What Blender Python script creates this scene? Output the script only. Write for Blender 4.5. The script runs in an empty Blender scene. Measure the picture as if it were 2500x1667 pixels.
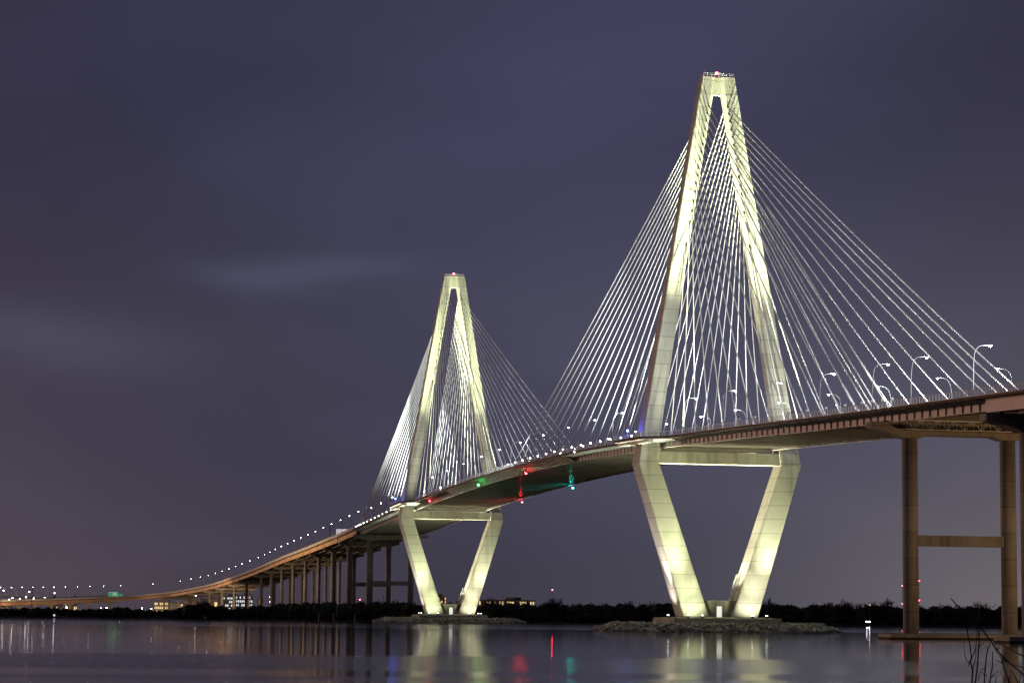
import bpy, math, random
from mathutils import Vector, Matrix
random.seed(7)
sc = bpy.context.scene
COL = sc.collection
R = math.radians

# ------------------------------------------------------------------ camera (fitted to the photograph)
CAM = Vector((725.0, -214.55, 4.706)); YAW, PIT, ROL, FOC = 0.2022, 0.1129, 0.0097, 5868.0
RT = Vector((math.sin(YAW), math.cos(YAW), 0)); FW = Vector((-math.cos(YAW), math.sin(YAW), 0)); UP = Vector((0, 0, 1))
def ray(px, py):
    a, b = px - 1250, py - 833.5
    c, s = math.cos(ROL), math.sin(ROL)
    x, y = c * a + s * b, -s * a + c * b
    u, r = -y / FOC, x / FOC
    return RT * r + FW * (math.cos(PIT) - u * math.sin(PIT)) + UP * (math.sin(PIT) + u * math.cos(PIT))
def at(px, py, D):                      # the point seen at a photo pixel, D metres away horizontally
    v = ray(px, py); return CAM + v * (D / math.hypot(v.x, v.y))
def ground(px, D, z):                   # the same, dropped to height z
    v = at(px, 1500, D); return Vector((v.x, v.y, z))

# ------------------------------------------------------------------ mesh helper
class MB:
    def __init__(s): s.v = []; s.f = []; s.m = []
    def add(s, vs, fs, mi=0):
        o = len(s.v); s.v += [tuple(p) for p in vs]; s.f += [tuple(i + o for i in f) for f in fs]; s.m += [mi] * len(fs); return s
    def box(s, c, d, mi=0, M=None):
        x, y, z = d[0] / 2, d[1] / 2, d[2] / 2
        vs = [Vector((a * x, b * y, e * z)) for e in (-1, 1) for a, b in ((-1, -1), (1, -1), (1, 1), (-1, 1))]
        if M is not None: vs = [M @ p for p in vs]
        vs = [p + Vector(c) for p in vs]
        return s.add(vs, [(3, 2, 1, 0), (4, 5, 6, 7), (0, 1, 5, 4), (1, 2, 6, 5), (2, 3, 7, 6), (3, 0, 4, 7)], mi)
    def beam(s, a, b, w, h, mi=0):
        a, b = Vector(a), Vector(b); d = (b - a)
        if d.length < 1e-6: return s
        d.normalize(); up = UP if abs(d.z) < .95 else Vector((1, 0, 0))
        sx = d.cross(up).normalized() * (w / 2); sz = sx.cross(d).normalized() * (h / 2)
        vs = [p + i * sx + j * sz for p in (a, b) for i, j in ((-1, -1), (1, -1), (1, 1), (-1, 1))]
        return s.add(vs, [(3, 2, 1, 0), (4, 5, 6, 7), (0, 1, 5, 4), (1, 2, 6, 5), (2, 3, 7, 6), (3, 0, 4, 7)], mi)
    def tube(s, pts, rs, n=8, mi=0, cap=True):
        pts = [Vector(p) for p in pts]
        if not hasattr(rs, '__len__'): rs = [rs] * len(pts)
        rings = []; ref = None
        for i, p in enumerate(pts):
            d = (pts[min(i + 1, len(pts) - 1)] - pts[max(i - 1, 0)]).normalized()
            if ref is None: ref = d.orthogonal().normalized()
            ref = (ref - d * ref.dot(d)).normalized(); bi = d.cross(ref)
            rings.append([p + (ref * math.cos(2 * math.pi * k / n) + bi * math.sin(2 * math.pi * k / n)) * rs[i] for k in range(n)])
        vs = [q for r in rings for q in r]; fs = []
        for i in range(len(pts) - 1):
            for k in range(n):
                k2 = (k + 1) % n; fs.append((i * n + k, i * n + k2, (i + 1) * n + k2, (i + 1) * n + k))
        if cap: fs += [tuple(range(n - 1, -1, -1)), tuple((len(pts) - 1) * n + k for k in range(n))]
        return s.add(vs, fs, mi)
    def loft(s, secs, mi=0, cap=True, closed=True):
        n = len(secs[0]); vs = [p for q in secs for p in q]; fs = []
        for i in range(len(secs) - 1):
            for k in range(n if closed else n - 1):
                k2 = (k + 1) % n; fs.append((i * n + k, i * n + k2, (i + 1) * n + k2, (i + 1) * n + k))
        if cap and closed: fs += [tuple(range(n - 1, -1, -1)), tuple((len(secs) - 1) * n + k for k in range(n))]
        return s.add(vs, fs, mi)
    def ball(s, c, r, mi=0, n=8, m=5, sq=(1, 1, 1)):
        vs = []; fs = []
        for i in range(m + 1):
            t = math.pi * i / m
            for k in range(n):
                a = 2 * math.pi * k / n
                vs.append((c[0] + r * sq[0] * math.sin(t) * math.cos(a), c[1] + r * sq[1] * math.sin(t) * math.sin(a), c[2] + r * sq[2] * math.cos(t)))
        for i in range(m):
            for k in range(n):
                k2 = (k + 1) % n; fs.append((i * n + k, i * n + k2, (i + 1) * n + k2, (i + 1) * n + k))
        return s.add(vs, fs, mi)
    def build(s, name, mats, parent=None, smooth=False, fix=True):
        me = bpy.data.meshes.new(name); me.from_pydata(s.v, [], s.f)
        if not isinstance(mats, (list, tuple)): mats = [mats]
        for m in mats: me.materials.append(m)
        if len(mats) > 1: me.polygons.foreach_set('material_index', s.m)
        if fix:
            import bmesh
            b = bmesh.new(); b.from_mesh(me); bmesh.ops.recalc_face_normals(b, faces=b.faces); b.to_mesh(me); b.free()
        if smooth: me.polygons.foreach_set('use_smooth', [True] * len(me.polygons))
        o = bpy.data.objects.new(name, me); COL.objects.link(o)
        if parent: o.parent = parent
        return o

def tag(o, label=None, cat=None, group=None, kind=None):
    if label: o['label'] = label
    if cat: o['category'] = cat
    if group: o['group'] = group
    if kind: o['kind'] = kind
    return o
def empty(name, loc=(0, 0, 0), rz=0, **k):
    o = bpy.data.objects.new(name, None); o.location = loc; o.rotation_euler = (0, 0, rz); COL.objects.link(o); return tag(o, **k)
def copy_tree(o, loc=None, rz=None, label=None, parent=None):
    c = o.copy(); COL.objects.link(c); c.parent = parent
    if loc is not None: c.location = loc
    if rz is not None: c.rotation_euler = (0, 0, rz)
    if label: c['label'] = label
    for ch in list(o.children): copy_tree(ch, parent=c)
    return c
ORD = ['first', 'second', 'third', 'fourth', 'fifth', 'sixth', 'seventh', 'eighth', 'ninth', 'tenth', 'eleventh', 'twelfth', 'thirteenth', 'fourteenth', 'fifteenth', 'sixteenth', 'seventeenth', 'eighteenth', 'nineteenth', 'twentieth']
def ordn(i): return ORD[i] if i < 20 else 'number %d' % (i + 1)

# ------------------------------------------------------------------ materials
def N(nt, t, **k):
    n = nt.nodes.new(t)
    for a, b in k.items(): setattr(n, a, b)
    return n
def _u(): pass
def material(name, col, rough=.8, var=.12, scale=.15, metal=0, spec=.3, emit=None, es=0, col2=None, lift=0, streak=0, speck=0):
    m = bpy.data.materials.new(name); m.use_nodes = True; nt = m.node_tree; b = nt.nodes['Principled BSDF']; L = nt.links.new
    b.inputs['Roughness'].default_value = rough; b.inputs['Metallic'].default_value = metal; b.inputs['Specular IOR Level'].default_value = spec
    if emit:
        b.inputs['Emission Color'].default_value = (*emit, 1); b.inputs['Emission Strength'].default_value = es
    geo = N(nt, 'ShaderNodeNewGeometry'); 
    nz = N(nt, 'ShaderNodeTexNoise'); nz.inputs['Scale'].default_value = scale; nz.inputs['Detail'].default_value = 6; nz.inputs['Roughness'].default_value = .65
    L(geo.outputs['Position'], nz.inputs['Vector'])
    mr = N(nt, 'ShaderNodeMapRange'); mr.inputs[1].default_value = .3; mr.inputs[2].default_value = .7
    L(nz.outputs[0], mr.inputs[0])
    mx = N(nt, 'ShaderNodeMix', data_type='RGBA')
    c2 = col2 or tuple(c * (1 - var * 2) for c in col)
    mx.inputs[6].default_value = (*c2, 1); mx.inputs[7].default_value = (*[min(1, c * (1 + (0 if col2 else var))) for c in col], 1)
    L(mr.outputs[0], mx.inputs[0]); out = mx.outputs[2]
    def mult(out, fac_socket, dark):
        q = N(nt, 'ShaderNodeMix', data_type='RGBA', blend_type='MULTIPLY'); q.inputs[7].default_value = (dark, dark, dark * .93, 1)
        L(fac_socket, q.inputs[0]); L(out, q.inputs[6]); return q.outputs[2]
    if streak:                                   # water stains running down the face
        mp = N(nt, 'ShaderNodeMapping'); mp.inputs['Scale'].default_value = (.55, .55, .035); L(geo.outputs['Position'], mp.inputs[0])
        n2 = N(nt, 'ShaderNodeTexNoise'); n2.inputs['Scale'].default_value = 1; n2.inputs['Detail'].default_value = 5; L(mp.outputs[0], n2.inputs[0])
        m2 = N(nt, 'ShaderNodeMapRange'); m2.inputs[1].default_value = .52; m2.inputs[2].default_value = .78; m2.inputs[4].default_value = streak; L(n2.outputs[0], m2.inputs[0])
        out = mult(out, m2.outputs[0], .35)
    if lift:                                     # dark joint between concrete pours every `lift` metres, each pour its own tint
        sp = N(nt, 'ShaderNodeSeparateXYZ'); L(geo.outputs['Position'], sp.inputs[0])
        dv = N(nt, 'ShaderNodeMath', operation='DIVIDE'); L(sp.outputs[2], dv.inputs[0]); dv.inputs[1].default_value = lift
        fr = N(nt, 'ShaderNodeMath', operation='FRACT'); L(dv.outputs[0], fr.inputs[0])
        lt = N(nt, 'ShaderNodeMath', operation='LESS_THAN'); L(fr.outputs[0], lt.inputs[0]); lt.inputs[1].default_value = .26 / lift
        ml = N(nt, 'ShaderNodeMath', operation='MULTIPLY'); L(lt.outputs[0], ml.inputs[0]); ml.inputs[1].default_value = .55
        out = mult(out, ml.outputs[0], .35)
        fl = N(nt, 'ShaderNodeMath', operation='FLOOR'); L(dv.outputs[0], fl.inputs[0])
        wn = N(nt, 'ShaderNodeTexWhiteNoise', noise_dimensions='1D'); L(fl.outputs[0], wn.inputs['W'])
        m3 = N(nt, 'ShaderNodeMath', operation='MULTIPLY'); L(wn.outputs[0], m3.inputs[0]); m3.inputs[1].default_value = .22
        out = mult(out, m3.outputs[0], .3)
    L(out, b.inputs['Base Color'])
    bp = N(nt, 'ShaderNodeBump'); bp.inputs['Strength'].default_value = .15; bp.inputs['Distance'].default_value = .1
    L(nz.outputs[0], bp.inputs['Height'])
    if speck: L(bp.outputs[0], b.inputs['Normal'])
    return m
def glow(name, col, s):
    m = bpy.data.materials.new(name); m.use_nodes = True; nt = m.node_tree; b = nt.nodes['Principled BSDF']
    b.inputs['Base Color'].default_value = (.6, .6, .6, 1); b.inputs['Emission Color'].default_value = (*col, 1); b.inputs['Emission Strength'].default_value = s
    return m
M = dict(
    concrete=material('concrete', (.44, .44, .37), .82, .10, .12, lift=4.35, streak=.75, speck=1),
    concrete_leg=material('concrete_leg', (.46, .46, .40), .62, .08, .10, lift=4.35, streak=.55, spec=.45, speck=1),
    pier=material('pier_concrete', (.36, .34, .30), .85, .12, .16, lift=6.1, streak=.7, speck=1),
    cap=material('cap_concrete', (.34, .33, .28), .85, .15, .2, streak=.5, speck=1),
    beam=material('beam_concrete', (.30, .30, .245), .85, .16, .13, streak=.9, speck=1),
    steel=material('girder_paint_warm_lit', (.66, .58, .58), .5, .08, .2, spec=.4),  # grey-blue paint with the warm glow from the left mixed in
    stiff=material('stiffener_paint_sky_lit', (.62, .68, .70), .5, .08, .2),  # same paint, lightened and bluish in place of sky fill light
    appr=material('approach_girder_sodium_lit', (.74, .48, .27), .55, .08, .05),  # orange of the sodium light put into the base colour
    soffit=material('soffit', (.30, .29, .25), .55, .12, .1, spec=.4),
    fbeam=material('floor_beam_paint', (.30, .29, .25), .22, .1, .1, spec=.6),
    edge=material('deck_edge', (.14, .09, .07), .8, .2, .3),
    road=material('asphalt', (.06, .06, .06), .9, .2, .3),
    barrier=material('barrier_concrete', (.66, .66, .60), .8, .1, .2),
    rail=material('railing_metal', (.80, .80, .80), .45, .05, .5),
    fair=material('fairing_panel', (.55, .50, .42), .5, .06, .3),
    cable=material('cable_sheath', (.80, .80, .78), .45, .04, .3, spec=.4),
    dark=material('dark_metal', (.05, .05, .055), .6, .2, .5),
    pole=material('galvanised_pole', (.24, .25, .26), .45, .05, .4, metal=.2),
    truss=material('truss_metal', (.26, .26, .22), .6, .1, .5),
    lamp=glow('lamp_glass', (.93, .96, 1.0), 42),
    lampoff=material('unlit_lamp_glass', (.6, .6, .62), .3),
    post=glow('post_lamp_glass', (.93, 1.0, .95), 24),
    blue=glow('blue_lamp', (.06, .12, 1.0), 45),
    red=glow('red_lamp', (1.0, .03, .05), 45),
    green=glow('green_lamp', (.03, 1.0, .18), 45),
    teal=glow('teal_lamp', (.03, .85, .75), 45),
    door=glow('lit_doorway', (1.0, 1.0, .86), .8),
    leaf=material('dark_foliage', (.05, .06, .035), .9, .3, .2, col2=(.02, .025, .015)),
    bark=material('bark', (.06, .045, .035), .9, .2, 2),
    twig=material('bare_twig', (.05, .035, .03), .8, .2, 3),
    mud=material('shore_mud', (.05, .04, .03), .95, .3, .05),
    rock=material('rock', (.46, .47, .42), .85, .1, .45, col2=(.08, .085, .08), speck=1),
)

# ------------------------------------------------------------------ world: overcast night sky lit by the city
def make_world():
    w = bpy.data.worlds.new('World'); sc.world = w; w.use_nodes = True; nt = w.node_tree; L = nt.links.new
    bg = nt.nodes['Background']; bg.inputs[1].default_value = 1
    tc = N(nt, 'ShaderNodeTexCoord')
    def dot(v):
        d = N(nt, 'ShaderNodeVectorMath', operation='DOT_PRODUCT'); d.inputs[1].default_value = v; L(tc.outputs['Generated'], d.inputs[0]); return d.outputs['Value']
    u = dot(tuple(RT)); z = dot((0, 0, 1))
    def ramp(src, a, b, stops):
        mr = N(nt, 'ShaderNodeMapRange'); mr.inputs[1].default_value = a; mr.inputs[2].default_value = b; L(src, mr.inputs[0])
        r = N(nt, 'ShaderNodeValToRGB'); L(mr.outputs[0], r.inputs[0]); e = r.color_ramp; e.interpolation = 'B_SPLINE'
        while len(e.elements) < len(stops): e.elements.new(.5)
        for el, (p, c) in zip(e.elements, stops): el.position = p; el.color = (*c, 1)
        return r.outputs[0]
    hz = ramp(u, -.24, .24, SKY['hz']); md = ramp(u, -.24, .24, SKY['md']); tp = ramp(u, -.24, .24, SKY['tp'])
    def mix(f, a, b):
        q = N(nt, 'ShaderNodeMix', data_type='RGBA'); L(f, q.inputs[0]); L(a, q.inputs[6]); L(b, q.inputs[7]); return q.outputs[2]
    def smooth(src, a, b, lo=0, hi=1):
        mr = N(nt, 'ShaderNodeMapRange', interpolation_type='SMOOTHSTEP'); mr.inputs[1].default_value = a; mr.inputs[2].default_value = b
        mr.inputs[3].default_value = lo; mr.inputs[4].default_value = hi; L(src, mr.inputs[0]); return mr.outputs[0]
    c = mix(smooth(z, -.005, .085), hz, md); c = mix(smooth(z, .08, .22), c, tp)
    # slow cloud mottling, stretched along the horizon
    cb = N(nt, 'ShaderNodeCombineXYZ'); L(u, cb.inputs[0])
    zz = N(nt, 'ShaderNodeMath', operation='MULTIPLY'); L(z, zz.inputs[0]); zz.inputs[1].default_value = 2.6; L(zz.outputs[0], cb.inputs[1])
    n1 = N(nt, 'ShaderNodeTexNoise'); n1.inputs['Scale'].default_value = 4.2; n1.inputs['Detail'].default_value = 4; n1.inputs['Roughness'].default_value = .5
    n1.inputs['Distortion'].default_value = .4; L(cb.outputs[0], n1.inputs[0])
    f = smooth(n1.outputs[0], .36, .74, .90, 1.14)
    vm = N(nt, 'ShaderNodeVectorMath', operation='SCALE'); L(c, vm.inputs[0]); L(f, vm.inputs['Scale']); c = vm.outputs[0]
    # two pale cloud wisps
    def wisp(u0, z0, su, sz, col, amt, tilt=0):
        def m(op, a, b=None):
            q = N(nt, 'ShaderNodeMath', operation=op)
            for i, x in enumerate((a, b)):
                if x is None: continue
                if isinstance(x, (int, float)): q.inputs[i].default_value = x
                else: L(x, q.inputs[i])
            return q.outputs[0]
        du = m('DIVIDE', m('SUBTRACT', u, u0), su)
        wob = m('MULTIPLY', m('SUBTRACT', n1.outputs[0], .5), sz * 1.6)
        dz = m('DIVIDE', m('ADD', m('ADD', m('SUBTRACT', z, z0), m('MULTIPLY', m('SUBTRACT', u, u0), tilt)), wob), sz)
        r2 = m('ADD', m('MULTIPLY', du, du), m('MULTIPLY', dz, dz))
        g = m('MULTIPLY', m('EXPONENT', m('MULTIPLY', r2, -1.0)), amt)
        n2 = N(nt, 'ShaderNodeTexNoise'); n2.inputs['Scale'].default_value = 16; n2.inputs['Detail'].default_value = 5; L(cb.outputs[0], n2.inputs[0])
        g = m('MULTIPLY', g, m('ADD', m('MULTIPLY', n2.outputs[0], 1.1), .45))
        cc = N(nt, 'ShaderNodeRGB'); cc.outputs[0].default_value = (*col, 1)
        return g, cc.outputs[0]
    for a in SKY['wisps']:
        g, cc = wisp(*a); c = mix(g, c, cc)
    L(c, bg.inputs[0])
SKY = dict(
    hz=[(0, (.080, .060, .078)), (.22, (.062, .050, .068)), (.45, (.048, .044, .066)), (.68, (.070, .067, .092)), (.85, (.150, .135, .155)), (1, (.195, .168, .175))],
    md=[(0, (.062, .050, .074)), (.3, (.052, .049, .080)), (.55, (.066, .065, .108)), (.8, (.088, .086, .126)), (1, (.092, .082, .112))],
    tp=[(0, (.034, .030, .058)), (.35, (.044, .043, .086)), (.6, (.052, .051, .102)), (.8, (.047, .044, .082)), (1, (.034, .031, .058))],
    wisps=[(-.078, .1415, .036, .0058, (.092, .100, .170), .40, -.06), (-.108, .1355, .024, .0060, (.090, .096, .160), .40, .10), (-.190, .110, .05, .012, (.090, .090, .135), .45, .10), (.03, .215, .09, .03, (.064, .064, .128), .5, -.2)])
make_world()

# ------------------------------------------------------------------ ground, water
def make_water():
    m = bpy.data.materials.new('river_water'); m.use_nodes = True; nt = m.node_tree; L = nt.links.new
    b = nt.nodes['Principled BSDF']; b.inputs['Base Color'].default_value = (.010, .011, .020, 1); b.inputs['IOR'].default_value = 1.333
    b.inputs['Specular IOR Level'].default_value = .5
    geo = N(nt, 'ShaderNodeNewGeometry')
    def dot(v):
        d = N(nt, 'ShaderNodeVectorMath', operation='DOT_PRODUCT'); d.inputs[1].default_value = v; L(geo.outputs['Position'], d.inputs[0]); return d.outputs['Value']
    fw = dot(tuple(FW)); rt = dot(tuple(RT))
    d0 = N(nt, 'ShaderNodeMath', operation='SUBTRACT'); L(fw, d0.inputs[0]); d0.inputs[1].default_value = CAM.dot(FW)
    # wind lanes: long narrow streaks of rippled water lying across the river
    cb = N(nt, 'ShaderNodeCombineXYZ')
    lg = N(nt, 'ShaderNodeMath', operation='LOGARITHM'); L(d0.outputs[0], lg.inputs[0]); lg.inputs[1].default_value = 2.718
    L(lg.outputs[0], cb.inputs[0])
    r2 = N(nt, 'ShaderNodeMath', operation='MULTIPLY'); L(rt, r2.inputs[0]); r2.inputs[1].default_value = .0011; L(r2.outputs[0], cb.inputs[1])
    nz = N(nt, 'ShaderNodeTexNoise'); nz.inputs['Scale'].default_value = 9; nz.inputs['Detail'].default_value = 4; L(cb.outputs[0], nz.inputs[0])
    ad = N(nt, 'ShaderNodeMath', operation='MULTIPLY_ADD'); L(nz.outputs[0], ad.inputs[0]); ad.inputs[1].default_value = .05; L(lg.outputs[0], ad.inputs[2])
    rp = N(nt, 'ShaderNodeMapRange'); rp.inputs[1].default_value = 4.8; rp.inputs[2].default_value = 7.4; L(ad.outputs[0], rp.inputs[0])
    cr = N(nt, 'ShaderNodeValToRGB'); L(rp.outputs[0], cr.inputs[0]); e = cr.color_ramp
    def pos(d): return (math.log(d) + .025 - 4.8) / 2.6
    st = [(130, .6), (168, .6), (172, .85), (178, .85), (183, .34), (196, .34), (203, .95), (262, .78), (276, .22), (420, .20), (640, .22), (770, .24), (800, .62), (900, .62), (930, .35), (1040, .55), (1130, .30), (1400, .5)]
    while len(e.elements) < len(st): e.elements.new(.5)
    for el, (d, v) in zip(e.elements, st): el.position = pos(d); el.color = (v, v, v, 1)
    ro = N(nt, 'ShaderNodeMapRange'); ro.inputs[3].default_value = .022; ro.inputs[4].default_value = .135; L(cr.outputs[0], ro.inputs[0])
    n2 = N(nt, 'ShaderNodeMath', operation='MULTIPLY_ADD'); L(nz.outputs[0], n2.inputs[0]); n2.inputs[1].default_value = .02; L(ro.outputs[0], n2.inputs[2])
    L(n2.outputs[0], b.inputs['Roughness'])
    # faint residual swell
    mp = N(nt, 'ShaderNodeMapping'); mp.inputs['Rotation'].default_value = (0, 0, YAW); mp.inputs['Scale'].default_value = (.5, .06, 1); L(geo.outputs['Position'], mp.inputs[0])
    n3 = N(nt, 'ShaderNodeTexNoise'); n3.inputs['Scale'].default_value = 1; n3.inputs['Detail'].default_value = 3; L(mp.outputs[0], n3.inputs[0])
    bp = N(nt, 'ShaderNodeBump'); bp.inputs['Strength'].default_value = .03; bp.inputs['Distance'].default_value = .2; L(n3.outputs[0], bp.inputs['Height']); L(bp.outputs[0], b.inputs['Normal'])
    mb = MB(); mb.add([(-9000, -9000, 0), (1200, -9000, 0), (1200, 9000, 0), (-9000, 9000, 0)], [(0, 1, 2, 3)])
    tag(mb.build('river_water', m, fix=False), kind='structure')
    # river bed / ground far beyond, one sheet to the horizon
    mb = MB(); mb.add([(-30000, -30000, -1.5), (30000, -30000, -1.5), (30000, 30000, -1.5), (-30000, 30000, -1.5)], [(0, 1, 2, 3)])
    tag(mb.build('ground', M['mud'], fix=False), kind='structure')
make_water()

# waterline of the far bank as (photo x, distance)
BANK = [(-900, 1330), (-300, 1330), (0, 1400), (200, 1440), (400, 1420), (620, 1380), (760, 1360), (900, 1330), (1000, 1340), (1200, 1370), (1450, 1390), (1700, 1380), (1950, 1385), (2300, 1420), (2500, 1430), (3200, 1500)]
def bankD(px):
    for (a, da), (b, db) in zip(BANK, BANK[1:]):
        if px <= b: return da + (db - da) * (px - a) / (b - a)
    return BANK[-1][1]
def make_bank():
    mb = MB(); rows = []
    pxs = [-900 + 40 * i for i in range(103)]
    for px in pxs:
        D = bankD(px) + random.uniform(-6, 6)
        row = []
        for dd, z in ((0, -.8), (5, .25), (18, .8), (60, 1.6 + random.random() * .5), (400, 2.2), (2500, 3), (9000, 3)):
            p = ground(px, D + dd, z); row.append(p)
        rows.append(row)
    mb.loft(rows, closed=False); tag(mb.build('far_bank', M['mud'], smooth=True), kind='structure')
    # the bank the photograph was taken from (below the frame)
    mb = MB(); rows = []
    for k in range(21):
        l = -100 + 10 * k
        rows.append([CAM + RT * l + FW * f + UP * (z - CAM.z) for f, z in ((-300, 4.6), (-30, 4.1), (-5, 3.1 + random.random() * .1), (8, 2.7), (20, 2.1), (32, .9), (40, -1.4))])
    mb.loft(rows, closed=False); tag(mb.build('near_bank', M['mud'], smooth=True), kind='structure')
make_bank()

# ------------------------------------------------------------------ deck alignment
ZP = [(-1220, 39.8), (-1053, 44.2), (-925, 46.8), (-802, 49.8), (-657, 53.2), (-560, 56.3), (-471, 59.2), (-346, 61.8), (-235, 62.8), (-101, 62.0), (0, 59.4), (56, 57.6), (96, 56.2), (149, 54.1), (202, 52.2), (245, 50.7), (283, 49.3), (360, 46.4)]
def cr_interp(P, x):
    if x <= P[0][0]: return P[0][1]
    if x >= P[-1][0]: return P[-1][1]
    for i in range(len(P) - 1):
        if P[i][0] <= x <= P[i + 1][0]:
            x0, y0 = P[i]; x1, y1 = P[i + 1]
            m0 = (y1 - P[max(i - 1, 0)][1]) / (x1 - P[max(i - 1, 0)][0]); m1 = (P[min(i + 2, len(P) - 1)][1] - y0) / (P[min(i + 2, len(P) - 1)][0] - x0)
            h = x1 - x0; t = (x - x0) / h
            return (2*t**3-3*t*t+1)*y0 + (t**3-2*t*t+t)*h*m0 + (-2*t**3+3*t*t)*y1 + (t**3-t*t)*h*m1
def zd(x): return cr_interp(ZP, x)
X_A, X_B = -669.0, 262.0          # deck ends: approach viaduct beyond X_A, near approach beyond X_B
TX = (0.0, -471.0)

def wy(x):                          # outer edge of the walkway (bulges round the tower legs)
    for t in TX:
        d = abs(x - t)
        if d < 26: return -22.8 - 6.2 * min(1, max(0, (26 - d) / 9))
    return -22.8
def xs_deck(step):
    n = int((X_B - X_A) / step); return [X_A + (X_B - X_A) * i / n for i in range(n + 1)]

deck = empty('bridge_deck', (0, 0, 0), label='long curved road deck with steel edge girders running between the two lit diamond towers', cat='bridge deck')
def sweep(prof, xs, name, mat, parent=deck, smooth=False):
    mb = MB(); mb.loft([[(x, y, zd(x) + z) for y, z in (prof(x) if callable(prof) else prof)] for x in xs]); return mb.build(name, mat, parent, smooth)
XS = sorted(set([round(x, 2) for x in xs_deck(4.5)] + [t + s * d for t in TX for s in (-1, 1) for d in (17, 26)]))
sweep([(-18.7, 0), (18.7, 0), (18.7, -.45), (-18.7, -.45)], XS, 'road_slab', M['road'])
sweep([(-18.7, -.455), (18.7, -.455), (18.7, -.75), (-18.7, -.75)], XS, 'soffit', M['soffit'])
sweep(lambda x: [(wy(x), 0), (-18.72, 0), (-18.72, -.4), (wy(x) + .05, -.55)], XS, 'walkway', M['edge'])
# railing with posts along the walkway
def railing(side):
    mb = MB()
    fy = (lambda x: wy(x) + .18) if side < 0 else (lambda x: 18.55)
    z0 = .0 if side < 0 else .85
    for a, b in zip(XS, XS[1:]):
        for h, t in ((1.42, .09), (1.1, .04), (.8, .04), (.5, .04), (.2, .05)):
            if side > 0 and h < .8: continue
            mb.beam((a, fy(a), zd(a) + h + (0 if side < 0 else .2)), (b, fy(b), zd(b) + h + (0 if side < 0 else .2)), t, t)
    x = X_A
    while x < X_B:
        mb.box((x, fy(x), zd(x) + .73), (.10, .09, 1.42 if side < 0 else 1.8)); x += 1.9
    return mb.build('railing', M['rail'], deck)
railing(-1); railing(1)
def barrier(y):
    sweep([(y - .22, .004), (y + .22, .004), (y + .12, .95), (y - .12, .95)], XS, 'road_barrier', M['barrier'])
barrier(-17.9); barrier(17.9); barrier(0)
for s in (-1, 1):
    mb = MB(); y = 17.6 * s
    for a, b in zip(XS, XS[1:]):
        mb.add([(a, y, zd(a) - .76), (b, y, zd(b) - .76), (b, y, zd(b) - 2.7), (a, y, zd(a) - 2.7)], [(0, 1, 2, 3)], 0)
        mb.add([(a, y - .06 * s, zd(a) - .76), (b, y - .06 * s, zd(b) - .76), (b, y - .06 * s, zd(b) - 2.7), (a, y - .06 * s, zd(a) - 2.7)], [(3, 2, 1, 0)], 0)
        mb.beam((a, y, zd(a) - 2.72), (b, y, zd(b) - 2.72), .6, .12, 0)
    x = X_A + 1
    while x < X_B - 1:
        z = zd(x)
        mb.box((x, y + .2 * s, z - 1.72), (.5, .3, 1.84), 1)
        # chamfer plates top and bottom of each panel, making it eight sided
        for q in (-1, 1):
            mb.add([(x + q * .07, y + .03 * s, z - .80), (x + q * 1.9, y + .03 * s, z - .80), (x + q * .25, y + .03 * s, z - 1.35)], [(0, 1, 2)], 1)
            mb.add([(x + q * .07, y + .03 * s, z - 2.65), (x + q * 1.2, y + .03 * s, z - 2.65), (x + q * .25, y + .03 * s, z - 2.25)], [(0, 1, 2)], 1)
        # bracket plate carrying the walkway
        if s < 0:
            w = wy(x) + .3
            mb.beam((x, y, z - .66), (x, w, z - .66), .25, .16, 1)
            mb.add([(x - .05, y, z - .7), (x - .05, w, z - .7), (x - .05, y, z - 1.25), (x + .05, y, z - .7), (x + .05, w, z - .7), (x + .05, y, z - 1.25)], [(0, 1, 2), (5, 4, 3), (0, 3, 4, 1), (1, 4, 5, 2), (2, 5, 3, 0)], 1)
        x += 4.7
    mb.build('edge_girder', [M['steel'], M['stiff']], deck)
nfb = 98
for i in range(nfb):
    x = X_A + 4 + (X_B - X_A - 8) * i / (nfb - 1); z = zd(x)
    MB().box((x, 0, z - 1.5), (.1, 34.9, 1.45)).box((x, 0, z - 2.28), (.65, 34.9, .1)).build('floor_beam', M['fbeam'], deck)
mb = MB()
for y in (-12, -8, -4, 0, 4, 8, 12):
    for a, b in zip(XS, XS[1:]): mb.beam((a, y, zd(a) - 1.05), (b, y, zd(b) - 1.05), .18, .55)
mb.build('stringers', M['soffit'], deck)
# wind fairing along the navigation channel, both sides
for s in (-1, 1):
    mb = MB(); xs = [-361 + 4.52 * i for i in range(55)]
    for a, b in zip(xs, xs[1:]):
        o = -22.9 if s < 0 else 19.6; i_ = 17.9 * s
        g = .42
        mb.add([(a + g, o, zd(a) - .58), (b - g, o, zd(b) - .58), (b - g, i_, zd(b) - 2.75), (a + g, i_, zd(a) - 2.75),
                (a + g, o, zd(a) - .66), (b - g, o, zd(b) - .66), (b - g, i_ , zd(b) - 2.83), (a + g, i_, zd(a) - 2.83)],
               [(0, 1, 2, 3), (7, 6, 5, 4), (0, 3, 7, 4), (1, 5, 6, 2), (0, 4, 5, 1), (3, 2, 6, 7)])
        mb.beam((a, o + .1 * s, zd(a) - .70), (a, i_, zd(a) - 2.86), 1.1, .10, 1)
    mb.build('wind_fairing', [M['fair'], M['edge']], deck)
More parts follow.
